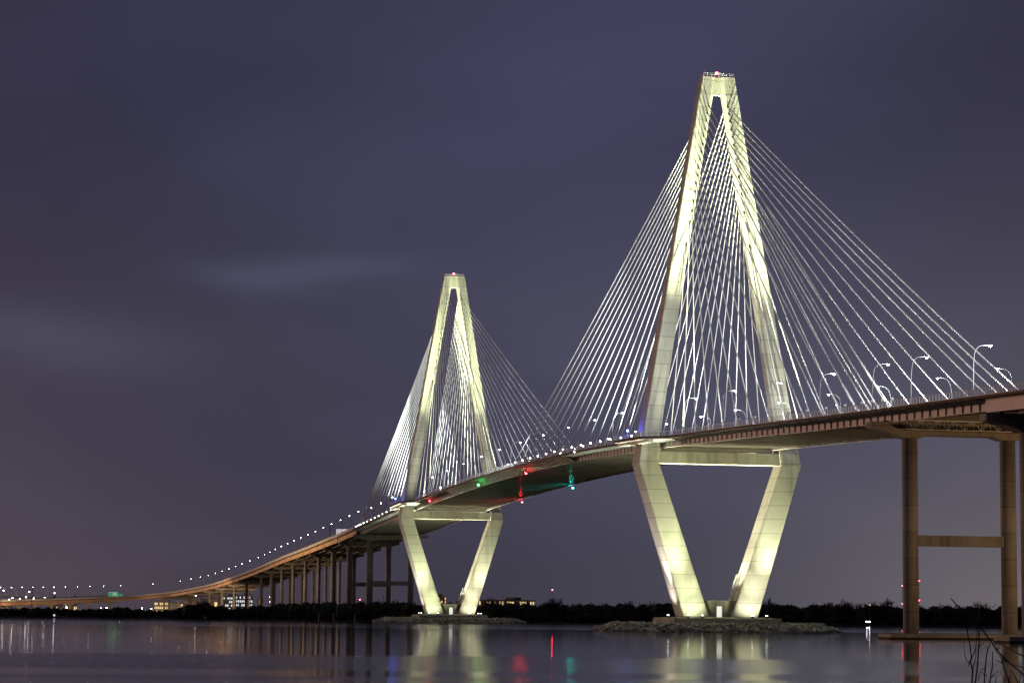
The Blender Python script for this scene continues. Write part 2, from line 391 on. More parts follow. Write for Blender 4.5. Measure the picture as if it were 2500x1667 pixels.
# widened platform of the walkway round each tower leg, pale soffit plate
for t in TX:
    mb = MB(); pl = [(-27, -22.6), (-17, -29.0), (17, -29.0), (27, -22.6), (20, -18.8), (-20, -18.8)]
    mb.loft([[(t + x, y, zd(t + x) + z) for x, y in pl] for z in (-.62, -.9)]); 
    mb.loft([[(t + x, y * .985 - .3, zd(t + x) + z) for x, y in [(-19, -27.5), (19, -27.5), (19, -25.6), (-19, -25.6)]] for z in (-.95, -1.8)])
    mb.build('tower_platform', M['barrier'], deck)
# end of the cable stayed deck: near approach girders over piers
def approach_sec(x0, x1, name, par):
    xs = [x0 + (x1 - x0) * i / 12 for i in range(13)]
    return xs

# ------------------------------------------------------------------ towers
H = 175.3
SEC = [  # z, outer, inner, thickness, slope of front, chamfer width, chamfer depth
    (4.2, 11.94, 3.65, 9.3, .02, .5, .15), (51.64, 26.34, 19.75, 8.8, .03, .6, .2), (55.5, 25.7, 19.55, 8.3, .05, .7, .25), (61.0, 24.72, 18.95, 7.2, .12, 1.0, .45),
    (90.0, 19.8, 14.4, 6.0, .2, 1.3, .6), (120.0, 14.72, 9.45, 5.2, .23, 1.4, .6), (150.0, 9.62, 4.68, 5.0, .24, 1.4, .6), (169.6, 6.30, 1.45, 5.0, .24, 1.2, .6)]
TOPS = [(169.61, 6.30, .0, 5.0, .24, 1.0, .9), (H, 5.34, .0, 5.0, .28, .9, .9)]
def sec_at(z):
    for a, b in zip(SEC, SEC[1:]):
        if a[0] <= z <= b[0]:
            t = (z - a[0]) / (b[0] - a[0]); return tuple(p + (q - p) * t for p, q in zip(a, b))
    return SEC[-1]
def ring(s, side):
    z, o, i, t, sl, cw, cd = s
    c = i + cw; fc = t / 2 - sl * (o - c); fi = max(.25, fc - cd)
    pts = [(t / 2 - .35, o), (t / 2, o - .22), (fc, c), (fi, i), (-fi, i), (-fc, c), (-t / 2, o - .22), (-t / 2 + .35, o)]
    return [(x, y * side, z) for x, y in pts]
def refine(S, dz=6):
    out = []
    for a, b in zip(S, S[1:]):
        n = max(1, int((b[0] - a[0]) / dz))
        for k in range(n): out.append(tuple(p + (q - p) * k / n for p, q in zip(a, b)))
    return out + [S[-1]]
ANCH = [(-3.1, 165.9), (-3.5, 163.5), (-3.9, 161.1), (-4.3, 158.5), (-4.7, 156.1), (-5.1, 153.5), (-5.5, 151.0), (-5.9, 148.5), (-6.4, 145.9), (-6.7, 143.4), (-7.2, 140.7), (-7.6, 138.1), (-8.1, 135.2), (-8.5, 132.2), (-9.2, 128.6), (-10.3, 121.5)]
SIDE_X = [203.5, 197.0, 190.2, 183.2, 171.5, 157.5, 142.8, 128.3, 113.8, 99.2, 84.7, 70.2, 55.8, 41.6, 28.0, 14.2]
MAIN_X = [229.5 - 14.36 * k for k in range(16)]
def make_tower(X0, label):
    root = empty('bridge_tower', (X0, 0, 0), label=label, cat='bridge tower')
    leg = []
    for s in (-1, 1):
        mb = MB(); mb.loft([ring(q, s) for q in refine(SEC)])
        leg.append(mb.build('leg', M['concrete_leg'], root))
    mb = MB()
    for s in (-1, 1): mb.loft([ring(q, s) for q in TOPS], cap=True)
    mb.build('tower_head', M['concrete'], root)
    # crossbeam under the deck
    mb = MB(); mb.loft([[(x, y, z) for x, z in ((-2.9, 51.9), (2.9, 51.9), (2.9, 55.5), (-2.9, 55.5))] for y in (-20.2, -17.5, 17.5, 20.2)])
    mb.build('crossbeam', M['beam'], root)
    # steel cross girder on bearings just below the deck
    mb = MB(); mb.box((0, 0, 56.55), (2.4, 35.0, 1.0)); mb.build('cross_girder', M['soffit'], root)
    # wall between the feet with a lit doorway
    mb = MB()
    for y0, y1 in ((-5.6, -.55), (1.35, 5.6)):
        mb.box((0, (y0 + y1) / 2, 7.0), (3.6, y1 - y0, 5.2))
    mb.box((0, .4, 8.72), (3.6, 1.9, 1.75)); w = mb.build('base_wall', M['beam'], root)
    MB().box((1.0, .4, 6.1), (.1, 1.86, 3.4)).build('doorway', M['door'], w)
    # pile cap
    mb = MB(); pl = [(-12.6, -17.2), (12.6, -17.2), (12.6, 17.2), (-12.6, 17.2)]
    mb.loft([[(x * k, y * k, z) for x, y in pl] for z, k in ((-1.5, 1), (3.95, 1), (4.12, .985), (4.45, .72))]); mb.build('pile_cap', M['cap'], root)
    # railing, mast and red beacon on the head
    mb = MB()
    for sx in (-1, 1):
        for h in (.55, 1.05): mb.beam((sx * 2.2, -4.9, H + h), (sx * 2.2, 4.9, H + h), .07, .07)
        for k in range(9): mb.box((sx * 2.2, -4.9 + 9.8 * k / 8, H + .5), (.08, .08, 1.1))
    for sy in (-1, 1):
        for h in (.55, 1.05): mb.beam((-2.2, sy * 4.9, H + h), (2.2, sy * 4.9, H + h), .07, .07)
    mb.build('top_railing', M['rail'], root)
    b = MB().tube([(0, 0, H - .5), (0, 0, H + 1.3)], .12).build('beacon_mast', M['dark'], root)
    MB().ball((0, 0, H + 1.65), .42).build('beacon', M['red'], b)
    # inspection ladder up the inner face of the far leg
    mb = MB()
    p0 = Vector((-1.0, 4.05, 4.8)); p1 = Vector((-1.0, 8.3, 17.4)); off = Vector((0, -.55, 0))
    for dx in (-.5, .5):
        mb.beam(p0 + off + Vector((dx, 0, 0)), p1 + off + Vector((dx, 0, 0)), .12, .25)
        mb.beam(p0 + off * 2.6 + Vector((dx, 0, .4)), p1 + off * 2.6 + Vector((dx, 0, .4)), .08, .1)
    for k in range(30):
        q = p0.lerp(p1, k / 29) + off; mb.box(q, (1.0, .5, .08)); mb.beam(q, q + off * 1.6 + Vector((0, 0, .4)), .07, .07)
    mb.build('access_stair', M['rail'], root)
    # stay cables
    for fx in (-1, 1):
        ds = (MAIN_X if ((X0 == 0 and fx < 0) or (X0 < 0 and fx > 0)) else SIDE_X)
        for s in (-1, 1):
            for k, (ay, az) in enumerate(ANCH):
                q = sec_at(az); c = q[2] + q[5]; fxx = q[3] / 2 - q[4] * (q[1] - c)
                a = Vector((fx * (fxx - .15), -ay * s, az)); dx = ds[k]
                b = Vector((fx * dx, s * 18.95, zd(X0 + fx * dx) + .2))
                L = (b - a).length; d = (b - a) / L
                mb = MB(); pts = []
                for j in range(9):
                    t = j / 8; p = a.lerp(b, t); p.z -= L * .006 * 4 * t * (1 - t); pts.append(p)
                mb.tube(pts, .15 + .03 * (15 - k) / 15, 8)
                mb.tube([a, a + d * 1.1], .30, 6, 1)
                if dx > 12: mb.tube([b - d * 4.2, b], [.24, .30], 6)
                mb.build('stay_cable', [M['cable'], M['dark']], root, smooth=True, fix=False)
    return root
T1 = make_tower(0.0, 'nearer and taller-looking diamond bridge tower of floodlit pale concrete with fans of white cables')
T2 = make_tower(-471.0, 'farther diamond bridge tower of floodlit pale concrete, standing left of the nearer one')

# tower 2: maintenance gantry under the deck; near pier has one too
def gantry(x, zt, y0, y1, label, h=1.9):
    root = empty('maintenance_gantry', (x, 0, zt), label=label, cat='gantry', group='maintenance gantries under the deck')
    mb = MB()
    for dx in (-.9, .9):
        for z in (-h, 0): mb.beam((dx, y0, z), (dx, y1, z), .16, .16)
        n = int((y1 - y0) / 2.0)
        for i in range(n):
            ya, yb = y0 + (y1 - y0) * i / n, y0 + (y1 - y0) * (i + 1) / n
            mb.beam((dx, ya, -h if i % 2 else 0), (dx, yb, 0 if i % 2 else -h), .1, .1)
            mb.beam((dx, yb, -h), (dx, yb, 0), .08, .08)
    mb.build('truss', M['rail'], root)
    MB().box((0, (y0 + y1) / 2, -h - .06), (1.7, y1 - y0, .1)).build('walking_floor', M['dark'], root)
    return root
gantry(-471 + 6.5, 57.0, -16.5, 17, 'lattice maintenance gantry hanging under the deck at the farther tower', 1.35)
gantry(202.2, 50.0, -15, 16, 'dark lattice maintenance gantry in front of the nearest pier cap', 2.2)

# ------------------------------------------------------------------ rock islands
def rock_mesh(seed):
    r = random.Random(seed); mb = MB(); mb.ball((0, 0, 0), 1, n=7, m=5)
    mb.v = [tuple(c * r.uniform(.72, 1.12) for c in p) for p in mb.v]; return mb
RM = [rock_mesh(i) for i in range(8)]
rock_me = []
for q in RM:
    me = bpy.data.meshes.new('boulder'); me.from_pydata(q.v, [], q.f); me.materials.append(M['rock']); rock_me.append(me)
def island(X0, near):
    ax, ay = 33.0, 38.0
    pad = MB(); ringn = 48; secs = []
    for z, k in ((-1.2, 1.03), (.2, .985), (1.6, .88), (1.7, .3)):
        secs.append([(X0 + ax * k * math.cos(2 * math.pi * i / ringn) , ay * k * math.sin(2 * math.pi * i / ringn), z) for i in range(ringn)])
    pad.loft(secs); tag(pad.build('rock_island', M['rock']), kind='structure')
    who = 'nearer' if near else 'farther'
    small = MB(); n = 0; cand = []
    for i in range(1500):
        a = random.uniform(0, 2 * math.pi); k = math.sqrt(random.uniform(.70 ** 2, 1.0))
        x, y = ax * k * math.cos(a), ay * k * math.sin(a)
        if abs(x) < 13.2 and abs(y) < 17.8: continue
        z = min(1.75, .05 + (1 - k) * 13) + random.uniform(-.15, .35)
        front = (Vector((x, y, 0)).normalized().dot(Vector((.96, -.28, 0))) > -.15)
        cand.append((x, y, z, random.uniform(.65, 1.45), front))
    cand.sort(key=lambda c: -(c[4] * 2 + c[3]))
    for j, (x, y, z, s, fr) in enumerate(cand):
        sc3 = (s * random.uniform(.8, 1.3), s * random.uniform(.8, 1.4), s * random.uniform(.55, .85)); rot = random.uniform(0, 6.28)
        if j < 150:
            o = bpy.data.objects.new('boulder', random.choice(rock_me)); COL.objects.link(o)
            o.location = (X0 + x, y, z); o.scale = sc3; o.rotation_euler = (random.uniform(-.3, .3), random.uniform(-.3, .3), rot)
            tag(o, 'grey boulder of the rubble ring round the foot of the %s tower' % who, 'boulder', 'boulders round the %s tower' % who)
        else:
            q = random.choice(RM); c, s_ = math.cos(rot), math.sin(rot)
            small.add([(X0 + x + (p[0] * c - p[1] * s_) * sc3[0], y + (p[0] * s_ + p[1] * c) * sc3[1], z + p[2] * sc3[2]) for p in q.v], q.f)
    for i in range(2600):
        a = random.uniform(0, 2 * math.pi); k = math.sqrt(random.uniform(.66 ** 2, 1.03))
        x, y = ax * k * math.cos(a), ay * k * math.sin(a)
        if abs(x) < 13 and abs(y) < 17.6: continue
        s = random.uniform(.3, .6); z = min(1.8, .0 + (1 - k) * 13) + random.uniform(-.1, .3); q = random.choice(RM); rot = random.uniform(0, 6.28); c, s_ = math.cos(rot), math.sin(rot)
        small.add([(X0 + x + (p[0] * c - p[1] * s_) * s, y + (p[0] * s_ + p[1] * c) * s, z + p[2] * s * .7) for p in q.v], q.f)
    tag(small.build('rubble', M['rock'], fix=False), 'loose rubble filling the gaps of the %s rock island' % who, 'rubble', kind='stuff')
island(0.0, True); island(-471.0, False)

# ------------------------------------------------------------------ piers
def make_pier(c, ang, ztop, zbase, r, lab, strut=None, capw=22.0, caph=3.3, platform=None, sp=12.1, ncol=2, M_=None, name='bridge_pier', grp=None):
    m = M_ or M['pier']
    root = empty(name, (c[0], c[1], 0), ang, label=lab, cat='bridge pier', group=grp)
    ys = (-sp, sp) if ncol == 2 else (0,)
    for y in ys:
        MB().tube([(0, y, zbase), (0, y, ztop - caph + .4)], r, 20).build('column', m, root, smooth=True)
    mb = MB(); zb = ztop - caph; w = r * 1.15
    if ncol == 2:
        prof = [(-capw, 0, -1.5), (-capw + 3.6, 0, -2.2), (-sp - r - .2, 0, -caph - .35), (-sp + r, 0, -caph - .35), (-sp + r + 2.6, 0, -caph + .35), (sp - r - 2.6, 0, -caph + .35), (sp - r, 0, -caph - .35), (sp + r + .2, 0, -caph - .35), (capw - 3.6, 0, -2.2), (capw, 0, -1.5)]
        secs = [[(-w * (.8 if abs(y) > capw - .1 else 1), y, ztop + b), (w * (.8 if abs(y) > capw - .1 else 1), y, ztop + b), (w * (.8 if abs(y) > capw - .1 else 1), y, ztop), (-w * (.8 if abs(y) > capw - .1 else 1), y, ztop)] for y, _, b in prof]
    else:
        secs = [[(-w, y, ztop + b), (w, y, ztop + b), (w, y, ztop), (-w, y, ztop)] for y, b in ((-capw, -.8), (-r, -caph), (r, -caph), (capw, -.8))]
    mb.loft(secs)
    for y in [(-18 + 6 * k) for k in range(7)]:
        if abs(y) < capw - 2: mb.box((0, y, ztop + .2), (1.0, 1.0, .42))
    mb.build('pier_cap', m, root)
    if strut: MB().box((0, 0, strut), (r * 1.1, 2 * (sp - r) + .6, 2.5)).build('cross_strut', m, root)
    if platform:
        f = MB().box((0, 0, platform[2]), (8.0, 2 * platform[1], platform[3])); f.box((0, 0, -.1), (8.06, 2 * platform[1] + .06, .9), 1); f.build('footing', [M['cap'], M['mud']], root)
    return root
def hp(x): return zd(x) - 2.8
make_pier((198, 0), 0, 49.75, -1, 1.83, 'tall two-column pier at right with a cross strut and warm light on its concrete', strut=22.5, platform=(0, 18.6, .2, 1.9))
make_pier((264, .5), 0, 46.4, -1, 1.9, 'dark pier cut off by the right edge of the picture', capw=22.0, strut=20.5, platform=(0, 18.6, .2, 1.9))
make_pier((-669, 0), 0, hp(-669), -1, 1.8, 'first two-column pier left of the farther tower with a cross strut', strut=22.0, platform=(0, 17, .4, 1.4), grp='piers of the approach viaduct')

# ------------------------------------------------------------------ approach viaduct (curves away to the left)
LE = [Vector((x, -22.0 if x == -669 else -21.0, 0)) for x in (-669, -745, -821, -897, -973, -1049, -1125, -1201, -1277)]
LZ = [zd(v.x) for v in LE[:-1]] + [38.4]
for px, py, D in ((584, 1406, 2080), (558, 1415, 2150), (531, 1424.5, 2220), (504, 1431.5, 2290), (478, 1437, 2350), (451, 1442, 2400), (425, 1446.5, 2440), (398, 1450, 2462), (372, 1452.6, 2470), (345, 1455, 2468), (319, 1456.8, 2452), (266, 1459.3, 2405), (213, 1461.6, 2335), (160, 1463.6, 2262), (106, 1465.6, 2175), (53, 1467.4, 2090), (0, 1468.9, 2005), (-60, 1470.3, 1915), (-130, 1472, 1815)):
    v = at(px, py, D); LE.append(Vector((v.x, v.y, 0))); LZ.append(v.z)
def cat(P, n=6):
    out = []
    for i in range(len(P) - 1):
        p0, p1, p2, p3 = P[max(i - 1, 0)], P[i], P[i + 1], P[min(i + 2, len(P) - 1)]
        for k in range(n):
            t = k / n; out.append(.5 * ((2 * p1) + (p2 - p0) * t + (2 * p0 - 5 * p1 + 4 * p2 - p3) * t * t + (3 * p1 - p0 - 3 * p2 + p3) * t ** 3))
    return out + [P[-1]]
PATH = cat([Vector((a.x, a.y, z)) for a, z in zip(LE, LZ)])
for _ in range(5):
    PATH = [PATH[0]] + [(a + 2 * b + c) / 4 for a, b, c in zip(PATH, PATH[1:], PATH[2:])] + [PATH[-1]]
S = [0]
for a, b in zip(PATH, PATH[1:]): S.append(S[-1] + (b - a).length)
def pnorm(i):                                  # to the outer side of the curve
    d = PATH[min(i + 1, len(PATH) - 1)] - PATH[max(i - 1, 0)]; d.z = 0; d.normalize()
    return Vector((d.y, -d.x, 0))
NRM = [pnorm(i) for i in range(len(PATH))]
def pt(s, off=0, dz=0):
    s = max(0, min(S[-1] - .01, s))
    i = max(k for k in range(len(S)) if S[k] <= s); i = min(i, len(PATH) - 2); t = (s - S[i]) / (S[i + 1] - S[i])
    return PATH[i].lerp(PATH[i + 1], t) + NRM[i].lerp(NRM[i + 1], t) * off + Vector((0, 0, dz))
def WID(i): return 39.0 if S[i] < 1100 else max(16, 39 - (S[i] - 1100) * .06)
app = empty('approach_viaduct', (0, 0, 0), label='long approach viaduct with orange lit girder curving away to the left shore', cat='viaduct')
def psweep(prof, name, mat):
    mb = MB(); mb.loft([[PATH[i] + NRM[i] * (o * (WID(i) / 39.0 if o > 4 else 1)) + Vector((0, 0, z)) for o, z in prof] for i in range(len(PATH))]); return mb.build(name, mat, app)
psweep([(0, 0), (39, 0), (39, -.35), (0, -.35)], 'road_slab', M['road'])
psweep([(0, -.355), (39, -.355), (39, -.5), (0, -.5)], 'soffit', M['soffit'])
psweep([(.1, .004), (.4, .004), (.35, 1.75), (.15, 1.75)], 'walkway_parapet', M['barrier'])
psweep([(38.6, .004), (38.9, .004), (38.9, 1.0), (38.6, 1.0)], 'road_parapet', M['barrier'])
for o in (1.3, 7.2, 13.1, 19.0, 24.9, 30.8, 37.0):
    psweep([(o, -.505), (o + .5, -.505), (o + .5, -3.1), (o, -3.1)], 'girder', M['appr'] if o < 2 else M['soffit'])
mb = MB()
s = 10
while s < S[-1] - 5:
    for o in (7, 13, 19, 25):
        w = 5.6
        if S[-1] - s > 400: mb.beam(pt(s, o - w, -.9), pt(s, o, -2.8), .2, .2); mb.beam(pt(s, o - w, -2.8), pt(s, o, -.9), .2, .2)
    s += 7.6
mb.build('cross_bracing', M['truss'], app)
mb = MB(); s = 38.1
while s < S[-1]:
    mb.beam(pt(s, 1.24, -.5), pt(s, 1.24, -3.1), .25, .2); s += 38.1
mb.build('splice_plates', M['dark'], app)
# approach piers
k = 0; s = 76.2
while s < 1960 and s < S[-1] - 20:
    p = pt(s, 19.5); i = max(j for j in range(len(S)) if S[j] <= s); n = NRM[i]; ang = math.atan2(n.y, n.x) - math.pi / 2
    zt = p.z - 3.15; r = 1.75 if k < 2 else 1.25
    sp = 12.0 * WID(i) / 39
    on_land = s > 520
    make_pier((p.x, p.y), ang, zt, 1.0 if on_land else -1, r, '%s two-column pier of the curved viaduct, counted leftwards from the farther tower' % ordn(k + 1),
              strut=22.0 if k == 0 else None, capw=18.5 * WID(i) / 39, caph=2.6 if k < 3 else 2.0, platform=None if on_land else (0, 15, .3, 1.2), sp=sp, grp='piers of the approach viaduct')
    k += 1; s += 76.2 if s < 1100 else 58

# near approach beyond the cable deck (right edge of the picture)
nap = empty('near_approach', (0, 0, 0), label='plain steel girder approach span leaving the picture at the right edge', cat='bridge span')
def sweep2(prof, x0, x1, name, mat, par):
    xs = [x0 + (x1 - x0) * i / 16 for i in range(17)]; mb = MB(); mb.loft([[(x, y, zd(x) + z) for y, z in prof] for x in xs]); return mb.build(name, mat, par)
x0, x1 = X_B + .4, 350
sweep2([(-22.8, 0), (19, 0), (19, -.5), (-22.8, -.5)], x0, x1, 'road_slab', M['edge'], nap)
for y in (-20.2, -13, -6, 1, 8, 15): sweep2([(y, -.505), (y + .4, -.505), (y + .4, -3.3), (y, -3.3)], x0, x1, 'girder', M['steel'] if y < -19 else M['soffit'], nap)
mb = MB(); xs = [x0 + (x1 - x0) * i / 20 for i in range(21)]
for a, b in zip(xs, xs[1:]):
    for h, t in ((1.42, .09), (1.1, .04), (.8, .04), (.5, .04)): mb.beam((a, -22.6, zd(a) + h), (b, -22.6, zd(b) + h), t, t)
x = x0
while x < x1: mb.box((x, -22.6, zd(x) + .73), (.1, .09, 1.42)); x += 1.9
mb.build('railing', M['rail'], nap)
sweep2([(-18.1, .004), (-17.7, .004), (-17.75, .95), (-18.0, .95)], x0, x1, 'road_barrier', M['barrier'], nap)

# ------------------------------------------------------------------ street lamps
def make_lamp(h, reach, thick=.11, lit=True, lens=.27):
    root = empty('street_lamp', (0, 0, 0), label='x', cat='street lamp', group='street lamps along the bridge')
    pts = [(0, 0, 0), (0, 0, h * .35), (0, reach * .03, h * .7)]
    for k in range(7):
        a = math.pi / 2 * k / 6; pts.append((0, reach * .07 + reach * .55 * (1 - math.cos(a)), h * .78 + h * .21 * math.sin(a)))
    pts.append((0, reach, h))
    MB().tube(pts, [thick] * 3 + [thick * .8] * 7 + [thick * .6], 7).build('pole', M['pole'], root, smooth=True)
    MB().box((0, 0, .3), (.6, .6, .6)).build('base', M['pole'], root)
    hd = MB().ball((0, reach + .25, h - .02), .5, sq=(.6, 1.2, .3)).build('lamp_head', M['pole'], root, smooth=True)
    MB().ball((0, reach + .25, h - .22), lens, sq=(1, 1.1, .7)).build('lens', M['lamp'] if lit else M['lampoff'], hd)
    return root
lampL = make_lamp(11.6, 3.6); lampF = make_lamp(12.0, 4.0, .11, lens=.19)
first = {'a': True, 'b': True}
def put(proto, loc, rz, label, key):
    if first[key]:
        first[key] = False; proto.location = loc; proto.rotation_euler = (0, 0, rz); proto['label'] = label; return proto
    return copy_tree(proto, loc, rz, label)
LX = [251.6, 215.6, 190.7, 152.6, 109.7, 67.7, 27.4, -61.5, -103, -145, -188, -232, -275, -316, -359.4, -400, -442, -529, -571, -613, -650]
RX = [187.2, 148.9, 105.3, 64.7, 18.4, -28, -68, -113, -157, -200, -243, -286, -330, -372, -415, -500, -545, -590, -635]
for i, x in enumerate(LX):
    nm = 'white street lamp on the near side of the deck, %s from the right edge' % ordn(i)
    put(lampL, (x, -18.35, zd(x)), 0, nm, 'a')
for i, x in enumerate(RX):
    put(lampL, (x, 18.35, zd(x)), math.pi, 'white street lamp on the far side of the deck, %s from the right edge' % ordn(i), 'a')
s = 20; k = 0
while s < S[-1] - 10:
    i = max(j for j in range(len(S)) if S[j] <= s); n = NRM[i]; ang = math.atan2(n.y, n.x) - math.pi / 2
    put(lampF, pt(s, .9), ang, 'thin street lamp on the near viaduct edge, %s leftwards from the cables' % ordn(k), 'b')
    if s < 900: put(lampF, pt(s + 21, WID(i) - .9), ang + math.pi, 'thin street lamp on the far viaduct edge, %s leftwards from the cables' % ordn(k), 'b')
    s += 42.5; k += 1

# post lamps / floodlights by the cable anchors, each aimed back at its tower
def make_post():
    root = empty('cable_floodlight', (0, 0, 0), label='x', cat='floodlight', group='floodlight posts beside the cable anchors')
    MB().tube([(0, 0, 0), (0, 0, 2.1)], .09, 6).build('post', M['pole'], root)
    hd = MB().box((-.1, 0, 2.35), (.5, .62, .6)).build('lamp_head', M['pole'], root)
    MB().ball((.24, 0, 2.35), .27, sq=(.35, 1, 1)).build('lens', M['post'], hd)
    return root
post = make_post(); firstp = True
for t, who in ((0, 'nearer'), (-471, 'farther')):
    for fx in (-1, 1):
        ds = MAIN_X if (t == 0) == (fx < 0) else SIDE_X
        for k, d in enumerate([q for q in ds if q > 26]):
            x = t + fx * (d + 3.0); lb = 'walkway floodlight post %s of the %s tower, %s from its outermost cable' % ('left' if fx < 0 else 'right', who, ordn(k))
            loc = (x, -19.5, zd(x)); rz = math.pi if fx > 0 else 0
            if firstp: post.location = loc; post.rotation_euler = (0, 0, rz); post['label'] = lb; firstp = False
            else: copy_tree(post, loc, rz, lb)
# blue emergency lamps at the tower platforms
for t, who in zip(TX, ('nearer', 'farther')):
    r = empty('emergency_phone', (t - 5, -27.6, zd(t)), label='emergency phone post with a bright blue lamp beside the %s tower leg' % who, cat='phone post', group='emergency phone posts')
    MB().tube([(0, 0, 0), (0, 0, 2.5)], .13, 8).build('post', M['pole'], r)
    MB().box((.15, 0, 1.3), (.25, .35, .6)).build('phone_box', M['rail'], r)
    MB().ball((0, 0, 2.85), .36).build('blue_lamp', M['blue'], r)
    r = empty('equipment_cabinet', (t + 5, -26.6, zd(t)), label='pale equipment cabinets on the walkway platform of the %s tower' % who, cat='cabinet', group='equipment cabinets')
    mb = MB()
    for k in range(3): mb.box((k * 1.5 - 1, 0, .85), (1.3, .7, 1.7)); mb.box((k * 1.5 - 1, -.36, .9), (1.1, .02, 1.3))
    mb.build('cabinet', M['barrier'], r)
# navigation lights slung under the edges of the deck
def nav(x, y, dz, m, lab):
    r = empty('navigation_light', (x, y, zd(x) + dz), label=lab, cat='navigation light', group='navigation lights under the deck')
    MB().tube([(0, 0, .1), (0, 0, 1.2)], .07, 6).build('hanger', M['dark'], r)
    MB().ball((0, 0, -.15), .36).build('lamp', m, r)
nav(-192, -20.5, -3.3, M['red'], 'red navigation light under the near edge of the deck, mid-span')
nav(-387, 19.0, -3.6, M['red'], 'red navigation light under the far edge of the deck, mid-span')
nav(-283, -22.0, -3.0, M['green'], 'green navigation light under the near edge of the deck')
nav(-281, 19.0, -3.6, M['teal'], 'blue-green navigation light under the far edge of the deck')
nav(-412, -21.0, -2.2, M['red'], 'red navigation light on the girder just right of the farther tower')

# ------------------------------------------------------------------ lights
def spot(loc, target, W, ang, blend=.6, col=(1, 1, 1), parent=None, size=.4):
    l = bpy.data.lights.new('flood', 'SPOT'); l.energy = W; l.spot_size = R(ang); l.spot_blend = blend; l.color = col; l.shadow_soft_size = size
    o = bpy.data.objects.new('flood_beam', l); COL.objects.link(o); o.location = loc
    d = Vector(target) - Vector(loc); o.rotation_euler = d.to_track_quat('-Z', 'Y').to_euler(); return o
CW = [1.1e5, 2.7e5, 1.25e5, 3.2e5, 0.5e5, 1.15e6]; SO = [1.1e5, 0.8e5]
SODW = [8e5, 1.0e6, 9e5, 7e5, 4e5]
LIME = (.95, 1.0, .60); PALE = (1.0, .95, .66); WHITE = (.95, 1.0, .96); PINK = (1.0, .87, .80)
def fixture(loc, aim, lab, grp='floodlights aimed at the towers'):
    r = empty('floodlight', loc, math.atan2(aim[1] - loc[1], aim[0] - loc[0]), label=lab, cat='floodlight', group=grp)
    MB().box((0, 0, .12), (.5, .5, .24)).build('bracket', M['dark'], r)
    h = MB().box((0, 0, .55), (.5, .7, .6)).build('housing', M['dark'], r)
    MB().box((0, 0, .88), (.42, .6, .06)).build('lens', M['post'], h)
